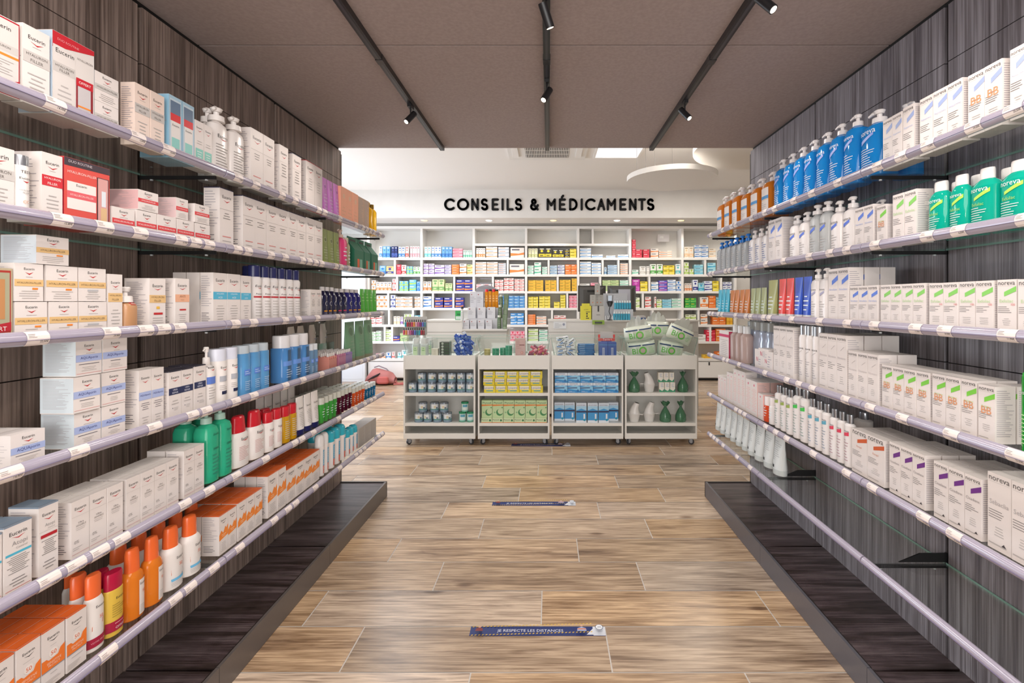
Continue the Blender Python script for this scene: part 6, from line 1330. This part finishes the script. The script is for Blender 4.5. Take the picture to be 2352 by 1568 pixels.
# ---- sales desks behind the trolleys
YD = 6.8; SD = YD/F
dx_ = lambda p: (p-CX)*SD
dz_ = lambda p: HC+(CY-p)*SD
DM = M('#d6d3ce', .5)
def desk(x0, xm, x1, lab, hi, lo):
    t = root('sales_desk', ((x0+x1)/2, YD, 0), 0, lab, 'desk', 'light grey sales desks'); o = (x0+x1)/2
    def q(n_, *a): b = MB(); b.box(*a); obj(n_, b, t)
    q('front_panel', x0-o, xm-o-.003, 0, .03, .05, hi-.02, DM); q('front_panel', xm-o, x1-o, 0, .03, .05, lo-.02, M('#c0bcb5', .5))
    q('side_panel', x0-o, x0-o+.03, .03, .55, .05, hi-.02, DM); q('side_panel', x1-o-.03, x1-o, .03, .55, .05, lo-.02, DM)
    q('worktop', x0-o-.004, xm-o-.003, -.01, .57, hi-.02, hi, DM); q('worktop', xm-o, x1-o+.01, -.02, .57, lo-.02, lo, M('#d3cfc9', .45)); q('kick_board', x0-o+.02, x1-o-.02, .05, .5, .001, .05, M('#2a2a2c', .5))
    q('groove', x0-o+.001, x1-o-.001, -.003, 0, dz_(762)-.004, dz_(762), M('#8f8a83', .6))
HL, LL = dz_(735), dz_(756)
desk(dx_(975), dx_(1062), dx_(1163), 'light grey sales desk with skincare display on top', HL, LL)
desk(dx_(1259), dx_(1366), dx_(1604), 'light grey sales desk with two monitors behind', HL, HL)
# skincare display on the first desk
st = root('tiered_display', (dx_(1112), YD+.16, LL), 0, 'white tiered acrylic display stand on the first sales desk', 'display stand')
b = MB(); b.box(-.30, .26, -.14, -.04, 0, .004, '#d9d7d8'); b.box(-.24, .25, -.02, .10, 0, .15, '#c9c8cc'); b.box(-.24, .25, .10, .22, 0, .30, '#bdbcc2'); obj('steps', b, st)
CN2 = [('O', -.25, .82, .09, '#9c5a5a'), ('L', -.4, .4, .3, .7, 4, '#8c8a90')]
g1 = carton_parts(.098, .235, .08, CN2, '#c6c5ca'); g2 = carton_parts(.115, .16, .07, CN2, '#cdccd0'); g3 = carton_parts(.09, .125, .07, CN2, '#cbcacf')
PD = ('first sales desk display', 'from west')
for i, p in enumerate((1080, 1096)): put('display_carton', g1, (dx_(p), YD+.32, LL+.301), 0, 'tall grey-white carton on the top tier', PD, i, 'carton')
ob = bottle_parts('cap', .052, .27, .052, M('#d98a1c', .2, 0, 0, .15), M('#18181a', .3), [('L', -.3, .3, .3, .7, 3, '#f0c27a', 1)], None, {'cap': .10, 'cw': .95, 'sh': .01, 'sq': 5})
obr = bottle_parts('cap', .052, .27, .052, M('#d98a1c', .2, 0, 0, .15), M('#d8202c', .3), [('L', -.3, .3, .3, .7, 3, '#f0c27a', 1)], None, {'cap': .14, 'cw': .95, 'sh': .01, 'sq': 5})
for i, (p, r) in enumerate(((1111, obr), (1119.5, ob), (1128, obr), (1135.5, ob))): put('display_bottle', r, (dx_(p), YD+.32, LL+.301), 0, 'orange bottle with red or black cap, top tier', PD, i, 'bottle')
for i, p in enumerate((1079, 1102, 1125)): put('display_carton', g2, (dx_(p), YD+.20, LL+.151), 0, 'grey-white carton on the middle tier', PD, i, 'carton')
for i, p in enumerate((1069, 1086, 1104, 1122)): put('display_carton', g3, (dx_(p), YD+.075, LL+.0045), 0, 'grey-white carton on the lowest tier', PD, i, 'carton')
gb_ = bottle_parts('cap', .062, .19, .055, M('#5a6b50', .25), M('#c9cbbc', .3, .3), [('L', -.3, .3, .2, .7, 4, '#9aa48c', 1)], None, {'cap': .14, 'cw': .8})
gt_ = bottle_parts('tube', .075, .20, .05, M('#6a7c60', .3), M('#8a9a80', .3), [('L', -.3, .3, .3, .6, 3, '#a9b39c', 1)], None, {'cap': .12})
for z, y in ((.005, .075), (.151, .20), (.301, .32)):
    put('display_bottle', gb_, (dx_(1143)+.015, YD+y, LL+z), 0, 'dark green bottle in a vertical line', PD, z, 'bottle'); put('display_tube', gt_, (dx_(1155)+.02, YD+y, LL+z), 0, 'sage green tube in a vertical line', PD, z, 'tube')
b = MB(); b.box(.26, .40, -.06, .22, 0, .004, '#c9c8cc'); b.box(.255, .40, .01, .22, .143, .147, '#c9c8cc'); b.box(.255, .40, .13, .22, .292, .297, '#c9c8cc'); obj('side_shelf', b, st)
# speech bubble sign on a stick
b = MB(); b.tube([(0, 0, 0), (0, 0, .47)], .004, '#b9b9bd', 8); n = 36; R = [(.155*cos(2*pi*i/n), .088*sin(2*pi*i/n)) for i in range(n)]
R = [(x, z-(.035 if i == 27 else 0)) for i, (x, z) in enumerate(R)]
vs = [(x, -.004, z+.55) for x, z in R]+[(x, .004, z+.55) for x, z in R]
b.add(vs, [tuple(range(n)), tuple(range(2*n-1, n-1, -1))]+[(i, (i+1) % n, n+(i+1) % n, n+i) for i in range(n)], '#8f8e94')
gfx(b, [('L', -.36, .36, .32, .70, 6, '#86858c', 1)], .31, 1.1, lambda X, Z, e: (X, -.004-e, Z), 5)
obj('speech_bubble_sign', b, None, (dx_(1107), YD+.45, LL), 0, 'grey oval speech bubble sign on a thin stick, first sales desk', 'sign')
# small goods on the high ledge of the first desk
put('syrup_box', carton_parts(.085, .13, .06, [('R', -.2, .5, .4, .7, '#1f6a3a'), ('R', -.4, .06, .4, .4, '#b9c9c0')], '#2f9a4a'), (dx_(1049), YD+.14, HL), 0, 'green medicine box on the desk ledge', ('first sales desk', ''), 0, 'medicine box')
b = MB(); b.loft([(0, .025, .025, 2), (.12, .022, .022, 2), (.13, .012, .012, 2), (.16, .012, .012, 2)], M('#d9d9d6', .2, 0, 0, .3), 14); b.loft([(.16, .022, .022, 2), (.19, .02, .02, 2)], M('#18181a', .3), 12); obj('small_dispenser', b, None, (dx_(1058), YD+.12, HL), 0, 'small clear dispenser with black top on desk ledge', 'bottle')
# nail polish rack
nr = root('polish_rack', (-1.622, YT+.33, 1.225), 0, 'clear rack of coloured nail polish bottles behind first trolley', 'rack')
b = MB(); b.box(-.135, .135, -.02, .10, 0, .004, FILM); b.box(-.135, .135, .04, .12, .09, .094, FILM); b.box(-.135, .135, .118, .122, 0, .22, M('#b9b5b0', .5)); b.box(.03, .04, -.02, .08, -.224, 0, M('#c9c7c4', .5)); b.box(.12, .13, -.02, .08, -.224, 0, M('#c9c7c4', .5)); obj('rack_frame', b, nr)
for r in range(2):
    for i in range(10):
        cc = ['#c43a5a', '#3a9aa8', '#7c2f6a', '#d98a3a', '#a9283a', '#5a6ab8', '#d9a0b0', '#8a3a3a', '#3f7c8a', '#b85a8a'][(i*3+r) % 10]
        pb = bottle_parts('cap', .024, .085, .024, M(cc, .2), M('#2a2628', .4), (), None, {'cap': .35, 'cw': .5, 'sh': .1})
        put('nail_polish', pb, (-1.622-.12+.0265*i, YT+.33+.02+.06*r, 1.225+.0045+.0945*r), 0, 'small coloured nail polish bottle', ('polish rack behind first trolley', 'from west'), i, 'nail polish', ['lower tier', 'upper tier'][r])
# monitors
def monitor(px, y, lab, rz):
    t = root('monitor', (dx_(px), YD+y, HL+.001), rz, lab, 'monitor', 'dark monitors on the second desk'); b = MB(); m = M('#3a3734', .4)
    w_ = .21; b.hexa([(-w_, 0, .11), (w_, 0, .11), (w_, .03, .11), (-w_, .03, .11)], [(-w_, 0, .50), (w_, 0, .50), (w_, .03, .50), (-w_, .03, .50)], m)
    b.hexa([(-.14, -.035, .16), (.14, -.035, .16), (.19, 0, .13), (-.19, 0, .13)], [(-.14, -.035, .44), (.14, -.035, .44), (.19, 0, .48), (-.19, 0, .48)], M('#4d4a47', .35)); obj('casing', b, t)
    s_ = MB(); s_.box(-.03, .03, -.02, .02, .015, .2, m); s_.box(-.12, .12, -.08, .08, 0, .015, m); obj('stand', s_, t)
    v = MB(); v.box(-.08, .08, -.037, -.035, .40, .43, '#22201e'); obj('vent', v, t)
monitor(1366, .42, 'dark monitor back behind the card stands, second desk', .12); monitor(1438, .42, 'dark monitor back beside phone holder, second desk', -.12)
HR = HL+.0005
PS = ('second sales desk', 'from west')
YB2 = ['#d9cf2a']
b = MB(); b.box(-.075, .075, 0, .06, 0, .20, '#d6cc28'); b.box(-.055, .055, 0, .05, .20, .235, '#d6cc28'); gfx(b, [('R', .0, .1, .3, .16, '#2a2818'), ('O', .1, .28, .08, '#2a2818'), ('O', .1, .45, .08, '#2a2818'), ('R', 0, .56, .4, .6, '#2a2818'), ('T', 'ACTION', 0, .74, .5, '#6a6420', .06)], .15, .2, lambda X, Z, e: (X, -e, Z), 1)
obj('leaflet_holder', b, None, (dx_(1346), YD+.02, HL), 0, 'yellow cardboard display box with black marks, second desk', 'display box')
b = MB(); b.box(-.085, .085, 0, .07, 0, .20, '#b9b6b0'); b.box(-.01, .01, -.001, 0, .12, .20, '#141414'); b.box(-.085, .085, -.002, 0, -.06, -.0, '#8fae3a'); b.box(-.05, .05, -.03, -.001, -.045, -.02, '#3a4034'); gfx(b, [('L', -.3, .3, .3, .45, 1, '#6a6864', 1)], .17, .2, lambda X, Z, e: (X, -e, Z), 1)
obj('leaflet_holder', b, None, (dx_(1374), YD-.02, HL), 0, 'grey leaflet box with lime front, second desk', 'display box')
CRD = [('O', 0, .3, .12, '#c97a5a'), ('L', -.3, .3, .5, .9, 2, '#8f8c86', 1)]
cd = carton_parts(.075, .155, .02, CRD, '#a9a69f')
for i, (p, z) in enumerate(((1362, .21), (1373, .21), (1373, .37), (1381, .21))): put('card_box', cd, (dx_(p), YD+.05+.03*(i % 2), HL+z-.007), 0, 'grey slim card box stacked above leaflets', PS, i, 'box')
b = MB(); b.box(-.19, .16, 0, .02, 0, .38, M('#bdbec2', .4)); gfx(b, [('L', -.4, .1, .6, .9, 4, '#d3d4d8', 1)], .38, .38, lambda X, Z, e: (X, -e, Z), 1); obj('backing_board', b, None, (dx_(1420), YD+.18, HR), 0, 'pale grey display panel behind blue bottles, second desk', 'display panel')
bb_ = bottle_parts('cap', .034, .12, .03, liquid('#4fc0e0', .4), M('#e6ecee', .2), (), None, {'cap': .25, 'cw': .8})
for r in range(2):
    for i in range(7): put('blue_vial', bb_, (dx_(1412+r*4)+.035*i, YD+.05+.07*r, HR+(.0 if r == 0 else .155)), 0, 'small turquoise vial', PS, i, 'bottle', ['front row', 'raised back row'][r])
b = MB(); b.box(-.13, .14, -.03, .03, 0, .15, M('#c9ccd2', .4)); obj('riser_block', b, None, (dx_(1434), YD+.12, HR), 0, 'pale riser block under turquoise vials, second desk', 'riser')
b = MB(); b.loft([(0, .045, .035, 2), (.012, .03, .025, 2)], M('#17171a', .4), 16); b.tube([(0, 0, .012), (.01, 0, .06), (-.012, .0, .12), (0, 0, .19)], .006, '#17171a', 8); b.loft([(.19, .02, .02, 2), (.25, .045, .02, 3), (.27, .04, .015, 3)], M('#1a1a1d', .4), 14); b.tube([(-.035, 0, .26), (-.04, -.01, .35)], .004, '#2a2a2d', 6); b.tube([(.035, 0, .26), (.04, -.01, .35)], .004, '#2a2a2d', 6); b.box(-.025, .025, -.012, -.004, .27, .345, M('#cfe0f2', .2))
obj('phone_holder', b, None, (dx_(1400), YD-.04, HL+.0005), 0, 'black flexible phone holder standing on the second desk', 'phone holder')
b = MB(); b.box(-.075, .08, 0, .05, 0, .10, '#c3c3ca'); b.box(-.085, .08, 0, .05, .10, .28, '#b9b9c2'); gfx(b, [('O', -.1, 1.6, .08, '#6a6a74'), ('O', .15, 1.6, .08, '#6a6a74'), ('L', -.4, .4, .2, .8, 3, '#8c8c96', 1)], .15, .10, lambda X, Z, e: (X, -e, Z), 1)
obj('grey_display_box', b, None, (dx_(1440), YD+.20, HR+.16), 0, 'grey stepped display box in front of the monitor', 'box')
b = MB(); b.box(-.10, .10, 0, .20, 0, .03, '#28508c'); b.box(-.10, .10, 0, .2, .03, .055, '#bdb9b8'); obj('card_terminal', b, None, (dx_(1470), YD+.1, HR+.001), 0, 'blue and grey flat box near the bio packs', 'box')
wb_ = bottle_parts('cap', .03, .06, .03, M('#e3e6ea', .2), M('#f0f2f4', .2), (), None, {'cap': .3})
for i in range(8): put('white_vial', wb_, (dx_(1392)+.033*i, YD-.0+.055, HL if i < 0 else HR), 0, 'tiny white vial', PS, i, 'bottle')
b = MB(); b.box(-.09, .09, -.004, 0, -.10, .0, M('#cfd0d2', .3)); gfx(b, [('L', -.4, .2, -.9, -.2, 4, '#9c9ca0'), ('O', .3, -.4, .1, '#8f93a6')], .18, .10, lambda X, Z, e: (X, -.004-e, Z), 1)
obj('clear_notice', b, None, (dx_(1286), YD-.001, HL-.02), 0, 'clear framed notice on the second desk front', 'notice')

# ---- pink rucksack on the floor and the cabinet corner
bgk = root('rucksack', (-3.33, 9.55, 0), 0, 'dusty pink rucksack lying open on the floor', 'bag')
b = MB(); m1 = M('#b5706c', .7)
R = []; n = 20
for i in range(9):
    t_ = i/8; x = -.26+.56*t_; rz_ = (.17-.05*t_)*(1-abs(2*t_-1)**5*.45); ry_ = .17*(1-abs(2*t_-1)**5*.4); zc_ = rz_*.95+.005
    R += [(x+.12*sin(2*pi*k/n)*rz_*(1-t_)*3, ry_*cos(2*pi*k/n), max(.002, zc_+rz_*sin(2*pi*k/n)*(1+.05*cos(3*2*pi*k/n+i)))) for k in range(n)]
b.add(R, [(i*n+k, i*n+(k+1) % n, (i+1)*n+(k+1) % n, (i+1)*n+k) for i in range(8) for k in range(n)]+[tuple(range(n)), tuple(range(9*n-1, 8*n-1, -1))], m1, True)
obj('bag_body', b, bgk)
b = MB(); b.tube([(-.20, -.155, .10), (-.08, -.178, .16), (.0, -.17, .20), (.05, -.15, .24)], [.004, .02, .02, .004], M('#2a1f22', .8), 8); obj('zip_opening', b, bgk)
b = MB(); b.loft([(.03, .10, .035, 3), (.06, .12, .05, 3), (.15, .11, .045, 3), (.17, .08, .03, 3)], M('#c2605a', .6), 16, .10, -.15); obj('front_pocket', b, bgk)
b = MB(); b.tube([(.26, -.02, .06), (.38, -.06, .02), (.50, -.03, .03), (.62, .02, .09), (.66, .05, .06), (.60, .0, .015), (.45, -.10, .012), (.30, -.12, .015)], .016, M('#b8645e', .7), 8); obj('strap', b, bgk)
b = MB(); b.tube([(-.12, .0, .33), (-.03, 0, .36), (.12, .0, .30), (.22, 0, .20)], .012, M('#8a7c84', .6), 8); obj('top_handle', b, bgk)
b = MB(); b.box(-.33, .0, -.2, .2, .06, .62, M('#2a6fd0', .4)); b.box(-.30, -.04, -.18, .18, .0, .06, M('#2b3a5a', .4)); obj('recycling_bin', b, None, (-3.9, 8.9, 0), 0, 'blue waste bin standing by the west wall', 'bin')
b = MB(); b.box(-.5, .5, 0, .1, 0, 2.3, M('#f1f4f8', .4)); b.box(-.46, .46, -.004, 0, .05, 2.2, M('#eef2f8', .4)); obj('white_cupboard', b, None, (-4.25, 9.85, 0), 0, 'tall white cupboard beside the back shelving', 'cupboard')
finish_labels()
